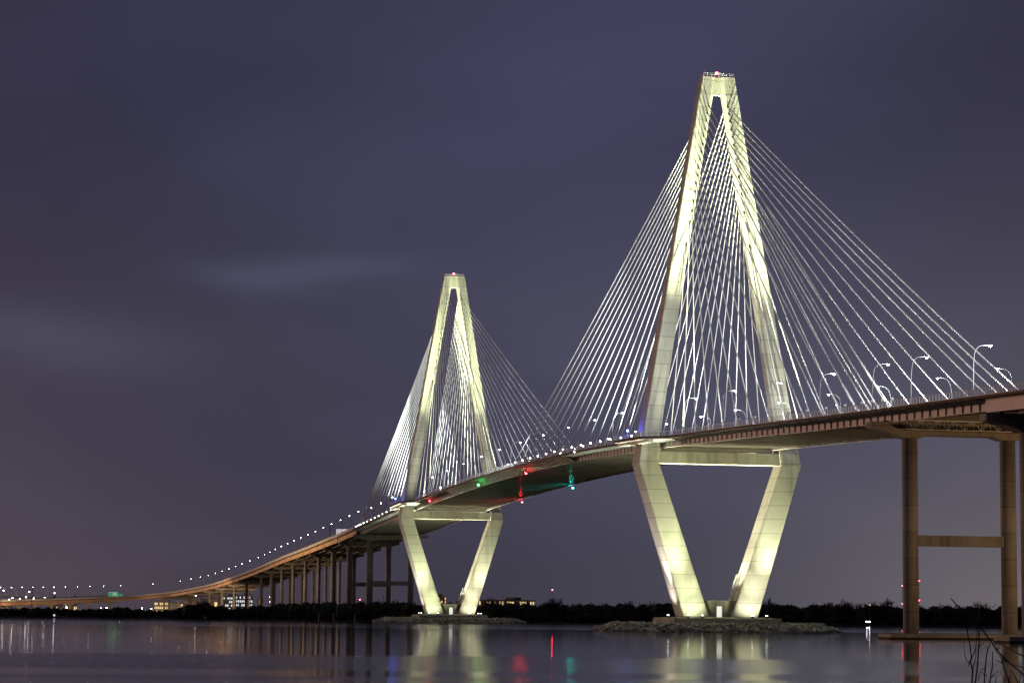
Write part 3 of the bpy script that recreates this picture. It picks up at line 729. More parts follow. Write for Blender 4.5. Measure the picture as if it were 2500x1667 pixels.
for t, who in zip(TX, ('nearer', 'farther')):
    zt = zd(t); near = t == 0
    k = 1.0 if near else .95
    for s, side in ((-1, 'left'), (1, 'right')):
        # floods on the deck in front of and behind each leg, aimed high
        for fx in (1, -1):
            spot((t + fx * 46, s * 15, zt + 1.2), (t + fx * 2, s * 7.0, 138), 1.5e6 * k, 36, .9, LIME)
            spot((t + fx * 36, s * 17, zt + 1.2), (t + fx * 2.5, s * 19, 88), 0.46e5 * k, 84, 1, PALE)
            # from the pile cap up the lower legs
            lx = t + fx * 11.6
            spot((lx, s * 12.5, 5.2), (t + fx * 4.4, s * 17.3, 36), 7.5e4 * k, 26, .9, LIME if s < 0 else PALE)
            spot((lx, s * 8.0, 5.2), (t + fx * 4.4, s * 14.0, 28), 2.5e4 * k, 75, 1, LIME if s < 0 else PALE)
            spot((lx + fx * .5, s * 10.0, 5.2), (t + fx * 3.5, s * 22.5, 52), 1.2e5 * k, 44, .9, LIME)
            if fx > 0: spot((lx + .5, s * 9.5, 5.0), (t + 4.4, s * 9.5, 12), 9e3 * k, 110, .9, LIME if s < 0 else PALE)
            for y in (8.0, 12.5): fixture((lx, s * y, 4.1), (t, s * y), 'small floodlight on the concrete footing of the %s tower, %s %s leg' % (who, 'in front of the' if fx > 0 else 'behind the', side))
        spot((t, s * 16.9, 5.0), (t, s * 18.2, 30), 1.1e4 * k, 110, 1, PINK)
        spot((t + 2.5, s * 16.9, 5.0), (t, s * 24.6, 50), 1.3e5 * k, 44, 1, PINK)
        spot((t, -s * .5, 10.4), (t, s * 13.5, 36), 7.5e4 * k, 74, 1, PALE)
        fixture((t + 1.2, s * 15.9, 4.1), (t, s * 20), 'floodlight at the %s end of the footing of the %s tower' % (side, who))
    # cable fans, washed from the walkway platform beside the near leg and from the deck
    for fx in (1, -1):
        ln = 1.25 if t == 0 and fx < 0 else 1.0 if t == 0 else 2.4
        spot((t + fx * 10, -28.4, zt + 2.4), (t + fx * 60, -14, zt + 92), CW[0] * k, 66, .5, WHITE)
        spot((t + fx * 16, -28.4, zt + 2.4), (t + fx * 120, -15, zt + 52), CW[1] * k * ln, 44, .5, WHITE)
        spot((t + fx * 6, 0, zt + 2.0), (t + fx * 50, 14, zt + 80), CW[2] * k, 70, .6, WHITE)
        spot((t + fx * 30, -8, zt + 2.0), (t + fx * 140, 17, zt + 55), CW[3] * k * ln, 46, .6, WHITE)
        spot((t + fx * 100, -27 + 4, zt + 2.0), (t + fx * 60, -15, zt + 70), CW[4] * k, 80, .6, WHITE)
        if fx > 0:  # extra spots added to brighten the front cable fans
            if t == 0: spot((345, -21.5, zd(345) + 9), (60, -12, 112), CW[5] * 1.0, 32, .5, WHITE)
            else: spot((t + 300, -28, zd(t + 300) + 2), (t + 60, -12, zd(t) + 60), CW[5] * .25, 34, .5, WHITE)
            spot((t + 150, 15, zd(t + 150) + 3), (t + 40, 12, zd(t + 40) + 60), CW[5] * .2, 60, .5, WHITE)
        spot((t + fx * 12.4, -3, 5.2), (t + fx * 13.5, 0, 56), 1.3e5 * k, 66, .9, PALE)
        # spots added at the footing to brighten the underside of the deck
        spot((t + fx * 12, -6, 5.2), (t + fx * 42, -2, 56), SO[0] * k, 84, .8, PALE)
        spot((t + fx * 12, 4, 5.2), (t + fx * 110, 0, 60), SO[1] * k, 60, .8, PALE)
    # inside of the diamond: beam underside and inner faces
    spot((t + 1, 0, 10.0), (t, 0, 52), 3.2e5 * k, 74, .7, PALE)
    # inside of the A above deck: inner faces and the underside of the head
    spot((t, 0, zt + 1), (t, 0, 169), 2.4e6 * k, 16, .8, PALE)
    spot((t + 1, -13, zt + 1), (t, 10, 124), 1.5e5 * k, 44, .9, PALE)
def point(loc, W, col, size=.5):
    l = bpy.data.lights.new('lamp', 'POINT'); l.energy = W; l.color = col; l.shadow_soft_size = size
    o = bpy.data.objects.new('lamp_light', l); COL.objects.link(o); o.location = loc; return o
point((-192, -20.0, zd(-192) - 4.3), 4e2, (1, .02, .03)); point((-387, 18, zd(-387) - 4.6), 1.8e3, (1, .02, .03))
point((-283, -21.5, zd(-283) - 4.2), 4e2, (.02, 1, .15)); point((-281, 18, zd(-281) - 4.6), 1e3, (.02, .8, .7)); point((-415, -20, zd(-415) - 3.6), 3e2, (1, .03, .03))
for x in LX:
    if x > -70: point((x, -18.35 + 3.9, zd(x) + 11.1), 5e3, (.92, .96, 1), .25)
for x in RX:
    if x > -70: point((x, 18.35 - 3.9, zd(x) + 11.1), 5e3, (.92, .96, 1), .25)
for t in TX: point((t - 3.2, -27.9, zd(t) + 3.0), 1.3e3, (.03, .08, 1))
# blue glow of the emergency lamps, red and green glow under the deck come from the lamps themselves
# warm lamp and pole added out of view to light the right hand pier
spot((300, 62, 6), (205, 9, 34), 1.5e5, 52, .9, (1.0, .58, .27), size=1.0)
spot((-900, -330, 12), (-960, -20, 44), 2.2e6, 100, 1, (1.0, .66, .36), size=1.0)  # unseen spot added at far left to brighten the approach girder
r = empty('added_shore_lamp', (300.4, 62.4, 0), label='unseen lamp pole added beyond the right edge to light the pier', cat='street lamp')
MB().tube([(0, 0, -1), (0, 0, 5.6)], .15, 8).build('pole', M['dark'], r); MB().box((0, 0, 5.75), (.8, .8, .25)).build('lamp_head', M['dark'], r)

sun = bpy.data.lights.new('city_glow', 'SUN'); sun.energy = 1.0; sun.angle = R(14); sun.color = (1.0, .56, .36)
so = bpy.data.objects.new('city_glow', sun); COL.objects.link(so)
so.rotation_euler = (Vector((.70, .70, -.05))).to_track_quat('-Z', 'Y').to_euler()

# ------------------------------------------------------------------ far shore: woods, single trees, bushes
def lerp_tab(T, x):
    if x <= T[0][0]: return T[0][1]
    for (a, p), (b, q) in zip(T, T[1:]):
        if x <= b: return p + (q - p) * (x - a) / (b - a)
    return T[-1][1]
HT = [(-200, 4), (0, 4.2), (120, 4.6), (200, 3.8), (250, 4.2), (300, 6), (350, 3.6), (420, 4.2), (470, 8), (520, 8.5), (560, 5), (640, 7), (720, 8.5), (800, 9), (1000, 9.5), (1250, 9.6), (1600, 10.4), (2700, 10.4)]
def crown(mb, c, rx, rz, n, q, rr):
    for _ in range(n):
        while True:
            p = Vector((rr.uniform(-1, 1), rr.uniform(-1, 1), rr.uniform(-1, 1)))
            if .35 < p.length < 1: break
        p = Vector((c[0] + p.x * rx, c[1] + p.y * rx, c[2] + p.z * rz)); s_ = q * rr.uniform(.6, 1.4)
        a = Vector((rr.uniform(-1, 1), rr.uniform(-1, 1), rr.uniform(-1, 1))).normalized(); b = a.orthogonal().normalized()
        a2 = a.cross(b); mb.add([p - b * s_ - a2 * s_ * .6, p + b * s_ - a2 * s_ * .5, p + b * s_ * .7 + a2 * s_, p - b * s_ * .8 + a2 * s_ * .7], [(0, 1, 2, 3)])
rr = random.Random(3); wood = MB(); px = -160.0
while px < 2700:
    h = lerp_tab(HT, px) * rr.uniform(.78, 1.08); D = bankD(px) + rr.uniform(8, 40)
    p = ground(px, D, 0); r_ = min(4.2, h * .48)
    for lv in (0, 1):
        c = (p.x, p.y, 1.2 + (h * .30 if lv == 0 else h - r_ * .75)); core = MB().ball(c, 1, n=7, m=5, sq=(r_ * .9, r_ * .9, r_ * .72))
        wood.add([(v[0] + rr.uniform(-.4, .4), v[1] + rr.uniform(-.4, .4), v[2] + rr.uniform(-.4, .4)) for v in core.v], core.f)
        crown(wood, c, r_ * 1.2, r_ * .95, 46, .5, rr)
    px += rr.uniform(7, 13) * (1 if h > 6 else .7)
tag(wood.build('woodland', M['leaf'], fix=False), 'continuous belt of dark woods along the far shore', 'woods', kind='stuff')

def bare_tree(px, h, D, seed, label, grp='bare trees standing above the far woods'):
    r = random.Random(seed); base = ground(px, D, 1.0)
    root = empty('bare_tree', base, r.uniform(0, 6), label=label, cat='tree', group=grp)
    tr = MB(); tw = MB()
    tr.tube([(0, 0, 0), (r.uniform(-.2, .2), .1, h * .3), (r.uniform(-.4, .4), .2, h * .5)], [h * .022, h * .017, h * .012], 6)
    def br(p, d, L, rad, lv):
        q = p + d * L; mid = p + d * L * .5 + Vector((r.uniform(-1, 1), r.uniform(-1, 1), r.uniform(-.3, .6))) * L * .08
        (tr if lv < 2 else tw).tube([p, mid, q], [rad * q_ for q_ in (1.5, 1.3, 1.0)], 4 if lv < 2 else 3, cap=False)
        if lv >= 4: return
        for _ in range(4 if lv < 3 else 3):
            dd = (d + Vector((r.uniform(-1, 1), r.uniform(-1, 1), r.uniform(-.35, .75))) * .75).normalized(); br(p + (q - p) * r.uniform(.45, 1), dd, L * r.uniform(.55, .8), rad * .62, lv + 1)
    top = Vector((0, .2, h * .48))
    for _ in range(5):
        br(Vector((0, .1, h * r.uniform(.28, .5))), Vector((r.uniform(-.7, .7), r.uniform(-.7, .7), 1)).normalized(), h * r.uniform(.2, .28), h * .010, 1)
    tr.build('trunk', M['bark'], root, fix=False); tw.build('twigs', M['bark'], root, fix=False); return root
BT = [(1188, 14), (1212, 15), (1236, 12.5), (1333, 14), (1354, 16.5), (1372, 12), (1401, 12), (1418, 12.5), (1442, 11.5), (1528, 15), (1590, 14), (1878, 17), (1893, 13), (1902, 12.5), (1985, 14), (1998, 13), (2016, 15), (2058, 15), (2068, 15.5), (2091, 14.5), (2110, 14), (2126, 15), (2138, 13.5), (2158, 17), (2172, 17.5), (2189, 13.5), (2256, 13), (2296, 15.5), (2316, 13), (2345, 14.5), (2370, 13.5), (2394, 16.5), (2410, 15), (2436, 13)]
for i, (px, h) in enumerate(BT):
    if px < 1300: w = 'bare tree rising above the woods just right of the farther tower, %s from that tower' % ordn(i)
    elif px < 1600: w = 'bare tree above the woods between the two towers, %s left to right' % ordn(i - 3)
    elif px < 2200: w = 'bare tree above the woods between nearer tower and right pier, %s left to right' % ordn(i - 11)
    else: w = 'bare tree seen between the columns of the right pier, %s left to right' % ordn(i - 26)
    bare_tree(px, h * .93, bankD(px) + 16, 100 + i, w)
BU = [(285, 6.0, 5.0), (312, 5.0, 3.8), (435, 5.0, 4.5), (466, 8.5, 5.5), (490, 9.5, 6.0), (528, 6.5, 5.5), (552, 5.5, 4.5), (600, 7.0, 5.5), (660, 7.5, 5.0), (920, 11.5, 6.0), (1133, 9.5, 5)]
for i, (px, h, w) in enumerate(BU):
    p = ground(px, bankD(px) + 6, .6); root = empty('shore_bush', p, label='dark rounded bush on the left shore below the viaduct, %s from the left' % ordn(i), cat='bush', group='bushes on the left shore')
    m = MB(); 
    for k in range(5): crown(m, (rr.uniform(-w * .4, w * .4), rr.uniform(-1, 1), h * rr.uniform(.3, .68)), w * .55, h * .32, 90, .42, rr)
    m.build('foliage', M['leaf'], root, fix=False)
    MB().tube([(0, 0, -.4), (.1, 0, h * .6)], [.2, .08], 5).build('stem', M['bark'], root)

# ------------------------------------------------------------------ buildings
M['wall_beige'] = material('beige_wall', (.46, .40, .30), .8, .1, .1); M['wall_dark'] = material('dark_wall', (.16, .14, .13), .8, .1, .1); M['wall_brick'] = material('brick_wall', (.40, .24, .16), .8, .1, .1)
M['wall_white'] = material('white_wall', (.62, .62, .58), .7, .06, .1)
WW = glow('warm_window', (1.0, .72, .32), .9); WC = glow('cool_window', (.85, .95, 1.0), .8); WA = glow('amber_window', (1.0, .45, .12), .7)
M['glass_off'] = material('unlit_glass', (.06, .06, .08), .2)
def building(px0, px1, ytop, D, floors, cols, wall, lit, p, label, depth=16, roofstep=True, seed=1, face=None):
    r = random.Random(seed); a = ground(px0, D, 1.2); b = ground(px1, D, 1.2); ht = at((px0 + px1) / 2, ytop, D).z - 1.2
    W = (b - a).length; d = (b - a).normalized(); rz = math.atan2(d.y, d.x)
    root = empty('building', (a + b) / 2, rz, label=label, cat='building')
    MB().box((0, depth / 2, ht / 2 - 1), (W, depth, ht + 2)).build('wall', wall, root)
    rf = MB().box((0, depth / 2, ht + .16), (W + .8, depth + .8, .3)); rf.build('roof', M['dark'], root)
    if roofstep: MB().box((W * .12, depth / 2, ht + 1.3), (W * .28, depth * .5, 2.0)).build('roof_plant_room', wall, root)
    fh = (ht - .6) / floors; cw = W / cols
    for f in range(floors):
        for c_ in range(cols):
            on = r.random() < p
            MB().box((-W / 2 + (c_ + .5) * cw, -.06, .5 + (f + .5) * fh), (cw * r.uniform(.5, .72), .08, fh * .58)).build('window', lit if on else M['glass_off'], root)
    return root
building(1168, 1305, 1464.5, 1900, 3, 22, M['wall_dark'], WW, .36, 'long low apartment block with yellow lit windows right of the farther tower', seed=4)
building(1062, 1079, 1450, 2100, 7, 3, M['wall_brick'], WW, .5, 'stepped brick tower block between the legs of the farther tower', seed=5, roofstep=False)
building(1076, 1089, 1456, 2090, 6, 3, M['wall_brick'], WW, .5, 'lower wing of the brick tower block between the legs of the farther tower', seed=6, roofstep=False)
building(1994, 2047, 1477.5, 1800, 2, 12, M['wall_brick'], WA, .75, 'low building with amber lights above the woods right of the nearer tower', seed=7)
building(2054, 2084, 1479.5, 1800, 1, 7, M['wall_dark'], WC, .4, 'small dark building with a few white lights behind the woods on the right', seed=8)
building(376, 411, 1468, 2560, 3, 8, M['wall_beige'], WW, .6, 'yellow lit building under the viaduct, leftmost of the row', seed=9)
building(414, 446, 1471, 2560, 2, 6, M['wall_white'], WW, .35, 'grey hall with bright lamps on its wall under the viaduct', seed=10)
building(449, 486, 1465, 2560, 3, 8, M['wall_beige'], WW, .28, 'beige hall with yellow corner windows under the viaduct', seed=11)
building(487, 536, 1461, 2560, 1, 3, M['wall_beige'], WW, .2, 'wide blank beige hall under the viaduct', seed=12)
building(544, 572, 1455, 2560, 5, 6, M['wall_dark'], WC, .5, 'office block with white and blue lit windows under the viaduct', seed=13)
building(574, 616, 1453, 2560, 5, 9, M['wall_dark'], WC, .75, 'brightest glass office block under the viaduct', seed=14)
building(626, 642, 1461, 2560, 3, 3, M['wall_beige'], WW, .7, 'rightmost lit building under the viaduct', seed=15)
building(118, 140, 1458, 2950, 2, 5, M['wall_dark'], WW, .1, 'dark flat roofed building above the viaduct parapet far left', seed=16)
building(143, 153, 1458, 2900, 1, 2, M['wall_white'], WC, .2, 'small white box building above the viaduct parapet, left of its twin', seed=17, roofstep=False)
building(159, 168, 1458, 2900, 1, 2, M['wall_white'], WC, .2, 'small white box building above the viaduct parapet, right of its twin', seed=18, roofstep=False)
building(171, 188, 1457, 2900, 2, 4, M['wall_beige'], WW, .5, 'beige building with a lit corner above the viaduct parapet', seed=19)

# masts with red aircraft lamps
def mast(px, D, ys, label, w=.5):
    top = at(px, ys[0], D).z; b = ground(px, D, 1.0); root = empty('radio_mast', b, label=label, cat='mast', group='radio masts on the horizon')
    h = top - 1.0; m = MB()
    for a in range(3): 
        t_ = a * 2.094; m.beam((w * math.cos(t_), w * math.sin(t_), 0), (w * .4 * math.cos(t_), w * .4 * math.sin(t_), h), .08, .08)
    for k in range(int(h / 2)):
        for a in range(3):
            t0, t1 = a * 2.094, (a + 1) * 2.094; q = 1 - .6 * k * 2 / h; m.beam((w * q * math.cos(t0), w * q * math.sin(t0), k * 2), (w * q * math.cos(t1), w * q * math.sin(t1), k * 2 + 2), .05, .05)
    m.build('lattice', M['truss'], root)
    for y in ys: MB().ball((0, 0, at(px, y, D).z - 1.0), .5).build('red_lamp', M['red'], root)
mast(1348, 2000, (1439, 1471.5), 'thin radio mast with two red lamps above the woods between the towers')
mast(2203, 2500, (1429, 1473), 'thin radio mast with two red lamps left of the right pier column')
mast(2244.5, 2500, (1417, 1465), 'thin radio mast with two red lamps right of the right pier column')
mast(878, 1900, (1463,), 'red lit sign made as a short mast with one lamp between the viaduct piers', .3)  # distant red sign, built as a mast with a lamp
def pole(px, D, ytop, label, arms=(), lamp=None, name='utility_pole', cat='pole', r=.16, side=0):
    b = ground(px, D, .8); h = at(px, ytop, D).z - .8; root = empty(name, b, YAW + math.pi / 2 - math.pi / 2, label=label, cat=cat)
    d = RT
    m = MB(); m.tube([(0, 0, 0), (0, 0, h)], [r, r * .6], 6)
    for z, w in arms: m.beam(Vector((0, 0, h * z)) - d * w, Vector((0, 0, h * z)) + d * w, .14, .14)
    root.rotation_euler = (0, 0, 0); m.build('pole', M['dark'] if lamp is None else M['pole'], root)
    if lamp:
        q = Vector((0, 0, h)) + d * side
        if side: MB().beam((0, 0, h - .1), q, .12, .12).build('arm', M['pole'], root)
        MB().ball(q, .36, sq=(1, 1, .8)).build('lamp', lamp, root)
    return root
pole(77, 1450, 1426, 'tall dark timber utility pole in front of the viaduct at far left', ((.98, .6), (.9, 1.3), (.84, 1.3), (.78, 1.0)), r=.22)
pole(936, 1800, 1454, 'lattice-topped cell tower seen between the viaduct piers', ((.99, 1.6), (.93, 1.6), (.88, .8)), r=.3, name='cell_tower', cat='cell tower')
pole(918.5, 1800, 1457, 'slim pale flagpole beside the cell tower', name='flagpole', cat='flagpole')
pole(1228, 1880, 1450, 'slim white flagpole rising from the apartment block', name='flagpole', cat='flagpole')
pole(1419, 1900, 1461, 'slim antenna above the woods between the towers', name='antenna', cat='antenna')
GL = [(4, 1441, 2300, 1), (66, 1444, 2300, 1.2), (129, 1447, 2350, 1), (19, 1463, 2200, .8), (27, 1459, 2300, .8), (44, 1461, 2250, 1), (60, 1457, 2300, .8), (83, 1460, 2300, -.8), (106, 1458, 2350, .8), (34, 1485, 1700, 0), (133, 1484, 1800, 0), (162, 1482, 1800, 0), (97, 1497.5, 1500, 0), (115, 1497, 1500, 0), (147, 1498, 1500, 0), (245, 1483, 1900, 0), (260, 1483, 1900, 0), (346, 1484, 1900, 0), (369, 1485, 1900, 0), (477, 1453.5, 2200, .0), (658, 1457, 2300, 0), (658, 1468, 2000, 0)]
for i, (px, y, D, sd) in enumerate(GL):
    o = pole(px, D, y, 'white lamp on a pole near the left shore, %s in the row' % ordn(i), lamp=M['lamp'], side=sd, name='street_lamp', cat='street lamp', r=.12); o['group'] = 'lamps near the left shore'
# dock lamps on the far right shore and marker posts in the water
r0 = ground(2119, 1372, 0); root = empty('dock', r0, math.atan2(RT.y, RT.x), label='small dock with two bright white lamps on the far shore right of the nearer tower', cat='dock')
m = MB().box((0, 4, .9), (5, 9, .2))
for dx in (-2.2, 2.2):
    for dy in (0, 4, 8): m.tube([(dx, dy, -1.2), (dx, dy, 1.6)], .14, 6)
m.build('jetty', M['bark'], root)
for dx in (-.75, .75): MB().tube([(dx, 0, .9), (dx, 0, 2.3)], .06, 5).build('lamp_post', M['pole'], root); MB().ball((dx, -.05, 2.55), .27).build('lamp', M['lamp'], root)
o = pole(2124, 1372, 1476, 'tall pole with a yellow lamp behind the small dock', lamp=glow('yellow_lamp', (1.0, .8, .3), 1.2), name='dock_light', cat='lamp pole')
for i, (px, D, h) in enumerate([(778, 1310, 4.0), (814, 1310, 4.2), (866, 1300, 3.6), (2277, 640, 1.9), (2283, 640, 1.9), (2196, 700, 1.3)]):
    p = ground(px, D, 0); q = empty('marker_post', p, label=['pale post in the water below the viaduct, leftmost of three', 'pale post in the water below the viaduct, middle of three', 'pale post in the water below the viaduct, rightmost of three', 'short white post behind the right pier footing, left of a pair', 'short white post behind the right pier footing, right of a pair', 'tiny white post in the water left of the right pier'][i], cat='marker post', group='marker posts in the water')
    MB().tube([(0, 0, -1), (0, 0, h)], .16, 6).build('post', M['barrier'], q); MB().tube([(0, 0, h), (0, 0, h + .25)], .22, 6).build('post_cap', M['barrier'], q)
for px, y, nm in ((132.5, 1501, 'white diamond marker board on the left shore'), (501, 1506, 'small pale marker board on the left shore below the viaduct')):
    p = at(px, y, bankD(px) - 1); q = empty('marker_board', (p.x, p.y, 0), math.atan2(RT.y, RT.x), label=nm, cat='marker board', group='marker boards on the left shore')
    h = p.z; MB().tube([(0, .1, -1), (0, .1, h)], .08, 5).build('post', M['pole'], q)
    MB().add([(0, 0, h - .8), (.8, 0, h), (0, 0, h + .8), (-.8, 0, h), (0, .06, h - .8), (.8, .06, h), (0, .06, h + .8), (-.8, .06, h)], [(0, 1, 2, 3), (7, 6, 5, 4), (0, 4, 5, 1), (1, 5, 6, 2), (2, 6, 7, 3), (3, 7, 4, 0)]).build('board', glow('glowing_board', (.9, .92, 1), .7) if px < 200 else M['barrier'], q)  # left board has an emissive surface
# flyover ramp at the extreme left
fr = empty('flyover_ramp', (0, 0, 0), label='second pale flyover ramp above the viaduct at the extreme left', cat='flyover')
A = [at(px, y, 2330) for px, y in ((-60, 1452.5), (0, 1455), (50, 1457.2), (118, 1461))]
MB().loft([[p + FW * f + UP * z for f, z in ((0, .9), (.3, .9), (.3, 0), (9.7, 0), (9.7, .9), (10, .9), (10, -.9), (0, -.9))] for p in A]).build('ramp_deck', M['barrier'], fr)
for p in (A[0].lerp(A[1], .3), A[1].lerp(A[2], .5), A[2].lerp(A[3], .3)): MB().tube([(p.x + FW.x * 5, p.y + FW.y * 5, 0), (p.x + FW.x * 5, p.y + FW.y * 5, p.z - 1)], .8, 10).build('column', M['pier'], fr)
# low slip road with a line of cars
sr = empty('slip_road', (0, 0, 0), label='low sloping slip road carrying cars below the viaduct at far left', cat='slip road')
B = [at(px, y, 1750) for px, y in ((96, 1494), (130, 1490.6), (170, 1486))]
MB().loft([[p + FW * f + UP * z for f, z in ((0, 0), (8, 0), (8, -.6), (0, -.6))] for p in B]).build('road_slab', M['road'], sr)
for p in B[1:]: MB().tube([(p.x + FW.x * 4, p.y + FW.y * 4, 0), (p.x + FW.x * 4, p.y + FW.y * 4, p.z - .5)], .5, 8).build('column', M['pier'], sr)
M['car'] = material('car_paint', (.10, .10, .12), .3, .05, 1, spec=.5); TLm = glow('tail_lamp', (1, .05, .02), 10)
for i, px in enumerate((111, 120, 131, 143, 155)):
    t_ = (px - 96) / 74; p = B[0].lerp(B[1], min(1, t_ * 2.17)) if t_ < .46 else B[1].lerp(B[2], (t_ - .46) / .54)
    c_ = empty('car', p + FW * 3 + UP * .02, math.atan2(RT.y, RT.x) , label='dark car with red tail lamps on the slip road, %s from the left' % ordn(i), cat='car', group='cars on the slip road')
    MB().loft([[(x, y, z) for y, z in ((-.85, .35), (.85, .35), (.85, b), (-.85, b))] for x, b in ((-2.2, .75), (-2.1, .95), (-1.2, 1.0), (1.2, .98), (2.1, .85), (2.2, .7))]).build('body', M['car'], c_)
    MB().loft([[(x, y * k, z) for y, z in ((-.75, .98), (.75, .98), (.62, t), (-.62, t))] for x, t, k in ((-1.7, 1.0, 1), (-1.0, 1.45, .95), (.5, 1.45, .95), (1.3, 1.0, 1))]).build('cabin', M['glass_off'], c_)
    for x in (-1.35, 1.35):
        for y in (-.8, .8): MB().tube([(x, y - .1, .33), (x, y + .1, .33)], .33, 10).build('wheel', M['dark'], c_)
    for y in (-.6, .6): MB().box((-2.24, y, .75), (.08, .4, .22)).build('tail_lamp', TLm, c_)
    MB().box((0, -.87, .7), (3.6, .02, .06)).build('side_trim', M['dark'], c_)
# signs on the viaduct
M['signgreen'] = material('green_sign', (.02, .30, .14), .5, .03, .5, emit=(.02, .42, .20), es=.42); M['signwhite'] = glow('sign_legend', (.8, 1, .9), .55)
def sign(px0, px1, y0, y1, D, mat_, label, legs=True, marks=True, back=False):
    a = at(px0, y1, D); b = at(px1, y1, D); h = at(px0, y0, D).z - a.z; W = (b - a).length; c_ = (a + b) / 2
    q = empty('road_sign', (c_.x, c_.y, 0), math.atan2(RT.y, RT.x), label=label, cat='road sign'); z0 = c_.z
    pn = MB().box((0, 0, z0 + h / 2), (W, .15, h)).build('panel', mat_, q)
    if marks:
        m = MB()
        for s_ in (-1, 1): m.box((s_ * (W / 2 - .18), -.09, z0 + h / 2), (.14, .02, h - .3)); m.box((0, -.09, z0 + h / 2 + s_ * (h / 2 - .18)), (W - .5, .02, .14))
        for k in range(4): m.box((W * .18, -.09, z0 + h * (.2 + .2 * k)), (W * .4 * random.uniform(.6, 1), .02, h * .07))
        m.box((-W * .06, -.09, z0 + h / 2), (.16, .02, h - .4)); m.build('legend', M['signwhite'], pn)
    if back:
        m = MB()
        for x in (-W * .38, -W * .2, -.02 * W, W * .4): m.beam((x, -.3, z0 - 3), (x, -.3, z0 + h * 1.02), .14, .14)
        for z in (.4, .64): m.beam((-W / 2, -.45, z0 + h * z), (W / 2, -.45, z0 + h * z), .14, .14)
        m.build('support_frame', M['dark'], q)
    m = MB(); zb = z0 - (5 if not back else 6)
    for x in (-W * .35, W * .35): m.beam((x, .3, zb), (x, .3, z0 + h), .2, .2)
    m.build('post', M['pole'], q)
sign(265, 287.5, 1444.5, 1457, 2425, M['signgreen'], 'large green highway sign standing on the viaduct at left')
sign(289, 299.5, 1449, 1454.5, 2426, M['signgreen'], 'small green highway sign beside the large one on the viaduct', marks=False)
sign(820.5, 849, 1291, 1309, 1492, glow('sign_back_glow', (1, .87, .92), .62), 'pale board on a frame, seen on the viaduct left of the cables', marks=False, back=True)  # emission stands in for headlights falling on the board
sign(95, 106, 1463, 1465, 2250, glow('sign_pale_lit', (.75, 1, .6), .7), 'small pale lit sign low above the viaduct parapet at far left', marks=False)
p = pt(118, .3); q = empty('gantry_post', p, label='thick dark post standing on the near parapet of the viaduct', cat='post'); MB().tube([(0, 0, 0), (0, 0, 8.5)], .28, 8).build('post', M['dark'], q); MB().box((0, 0, .2), (.8, .8, .4)).build('base', M['dark'], q)
# lamp masts added on the shore to brighten the viaduct girder
for i, (px, D) in enumerate([(-40, 1900), (90, 1950), (210, 2000), (330, 2050), (430, 2080)]):
    g = ground(px, D, 1.5); spot(g + UP * 9.5, g + UP * 26 + FW * 220 - RT * 10, SODW[i] * .6, 80, .9, (1.0, .62, .36))
    q = empty('added_shore_lamp', g, label='dark lamp mast added on the left shore to light the viaduct, %s from the left' % ordn(i), cat='street lamp', group='added lamp masts on the left shore'); MB().tube([(0, 0, -1), (0, 0, 9)], .14, 6).build('pole', M['dark'], q); MB().box((0, 0, 9.9), (.9, .9, .15)).build('lamp_hood', M['dark'], q)

# ------------------------------------------------------------------ bare saplings on the near bank
def zpt(u, v, D): return at(2280 + u * .14474, 1440 + v * .14474, D)
def sapling(D, stems, twigs, label):
    b = ground(2280 + stems[0][0][0] * .14474, D, 2.4); root = empty('bare_sapling', b, label=label, cat='sapling', group='bare saplings on the near bank')
    for nm, LS, r0, r1 in (('stem', stems, .0062, .003), ('twig', twigs, .0032, .0014)):
        for ln in LS:
            P = [zpt(u, v, D + .25 * math.sin(u * .01 + i)) - b for i, (u, v) in enumerate(ln)]
            if nm == 'stem': P = [Vector((P[0].x * .5, P[0].y * .5, -.1)), Vector((P[0].x * .8, P[0].y * .8, P[0].z * .5))] + P
            n = len(P); PP = [P[0]]
            for a, c_ in zip(P, P[1:]):
                L_ = (c_ - a).length
                for k in (1, 2, 3): PP.append(a.lerp(c_, k / 3) + (Vector((random.uniform(-1, 1), random.uniform(-1, 1), 0)) * L_ * .012 if k < 3 else Vector((0, 0, 0))))
            n = len(PP)
            MB().tube(PP, [r0 + (r1 - r0) * i / (n - 1) for i in range(n)], 5).build(nm, M['twig'], root, smooth=True)
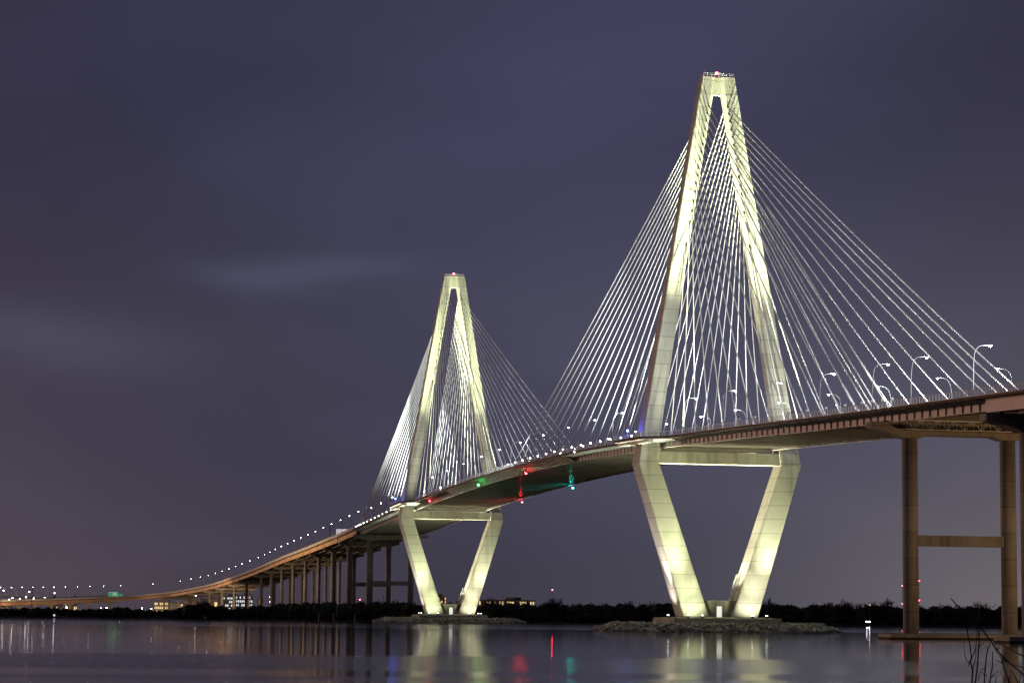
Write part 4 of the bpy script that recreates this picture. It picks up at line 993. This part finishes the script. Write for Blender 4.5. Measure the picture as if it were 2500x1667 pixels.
sapling(14.0, [[(690, 1600), (740, 1230), (765, 900), (755, 600), (760, 300)], [(640, 1640), (655, 1340), (615, 1220), (630, 1090), (600, 880), (550, 620)]],
        [[(610, 1225), (540, 1170), (515, 1050), (500, 870)], [(615, 1220), (700, 1010), (725, 760), (727, 600)], [(655, 1340), (700, 1150), (715, 980)], [(760, 950), (810, 910), (860, 885)], [(745, 1210), (700, 1235)], [(600, 1230), (570, 1290)]], 'bare two-stemmed sapling at the lower right, leftmost of the saplings')
sapling(15.0, [[(850, 1600), (890, 1060), (945, 890)], [(940, 1600), (985, 1300), (990, 1040)]],
        [[(960, 1480), (1050, 1390), (1085, 1355)], [(740, 1530), (790, 1370), (900, 1450), (930, 1560)], [(870, 1300), (800, 1340)], [(1040, 1560), (1055, 1420)]], 'pair of thin upright bare stems between the other saplings')
sapling(13.0, [[(1700, 1600), (1520, 1430), (1290, 1240), (1060, 1010), (1030, 970), (760, 600), (410, 275), (285, 140)], [(1720, 1250), (1520, 1110), (1300, 1000), (1140, 910)], [(1290, 1600), (1220, 1420), (1160, 1220), (1130, 1130)]],
        [[(1520, 1305), (1280, 1240), (1150, 1150), (1030, 1010)], [(1160, 1225), (1040, 1170)], [(1250, 1568), (1300, 1350)], [(1420, 1568), (1345, 1400), (1300, 1360)], [(1060, 1010), (1070, 940)], [(1080, 1000), (1110, 960)], [(1130, 1130), (1160, 1160), (1200, 1170)], [(1440, 1560), (1490, 1330)], [(1180, 1190), (1150, 1120)]], 'long bare branch leaning diagonally in from the right edge with thinner twigs')


# ------------------------------------------------------------------ camera and render
cam = bpy.data.cameras.new('camera'); co = bpy.data.objects.new('camera', cam); COL.objects.link(co)
cam.sensor_width = 36; cam.lens = FOC / 2500 * 36; cam.clip_start = .5; cam.clip_end = 60000
fwd = FW * math.cos(PIT) + UP * math.sin(PIT); up0 = -FW * math.sin(PIT) + UP * math.cos(PIT)
c, s = math.cos(ROL), math.sin(ROL)
cx = RT * c + up0 * s; cy = -RT * s + up0 * c
Mx = Matrix((cx, cy, -fwd)).transposed().to_4x4(); Mx.translation = CAM; co.matrix_world = Mx
sc.camera = co
sc.view_settings.view_transform = 'Standard'; sc.view_settings.look = 'None'; sc.view_settings.exposure = 0; sc.view_settings.gamma = 1
sc.cycles.use_light_tree = True; sc.cycles.max_bounces = 4; sc.cycles.sample_clamp_indirect = 4
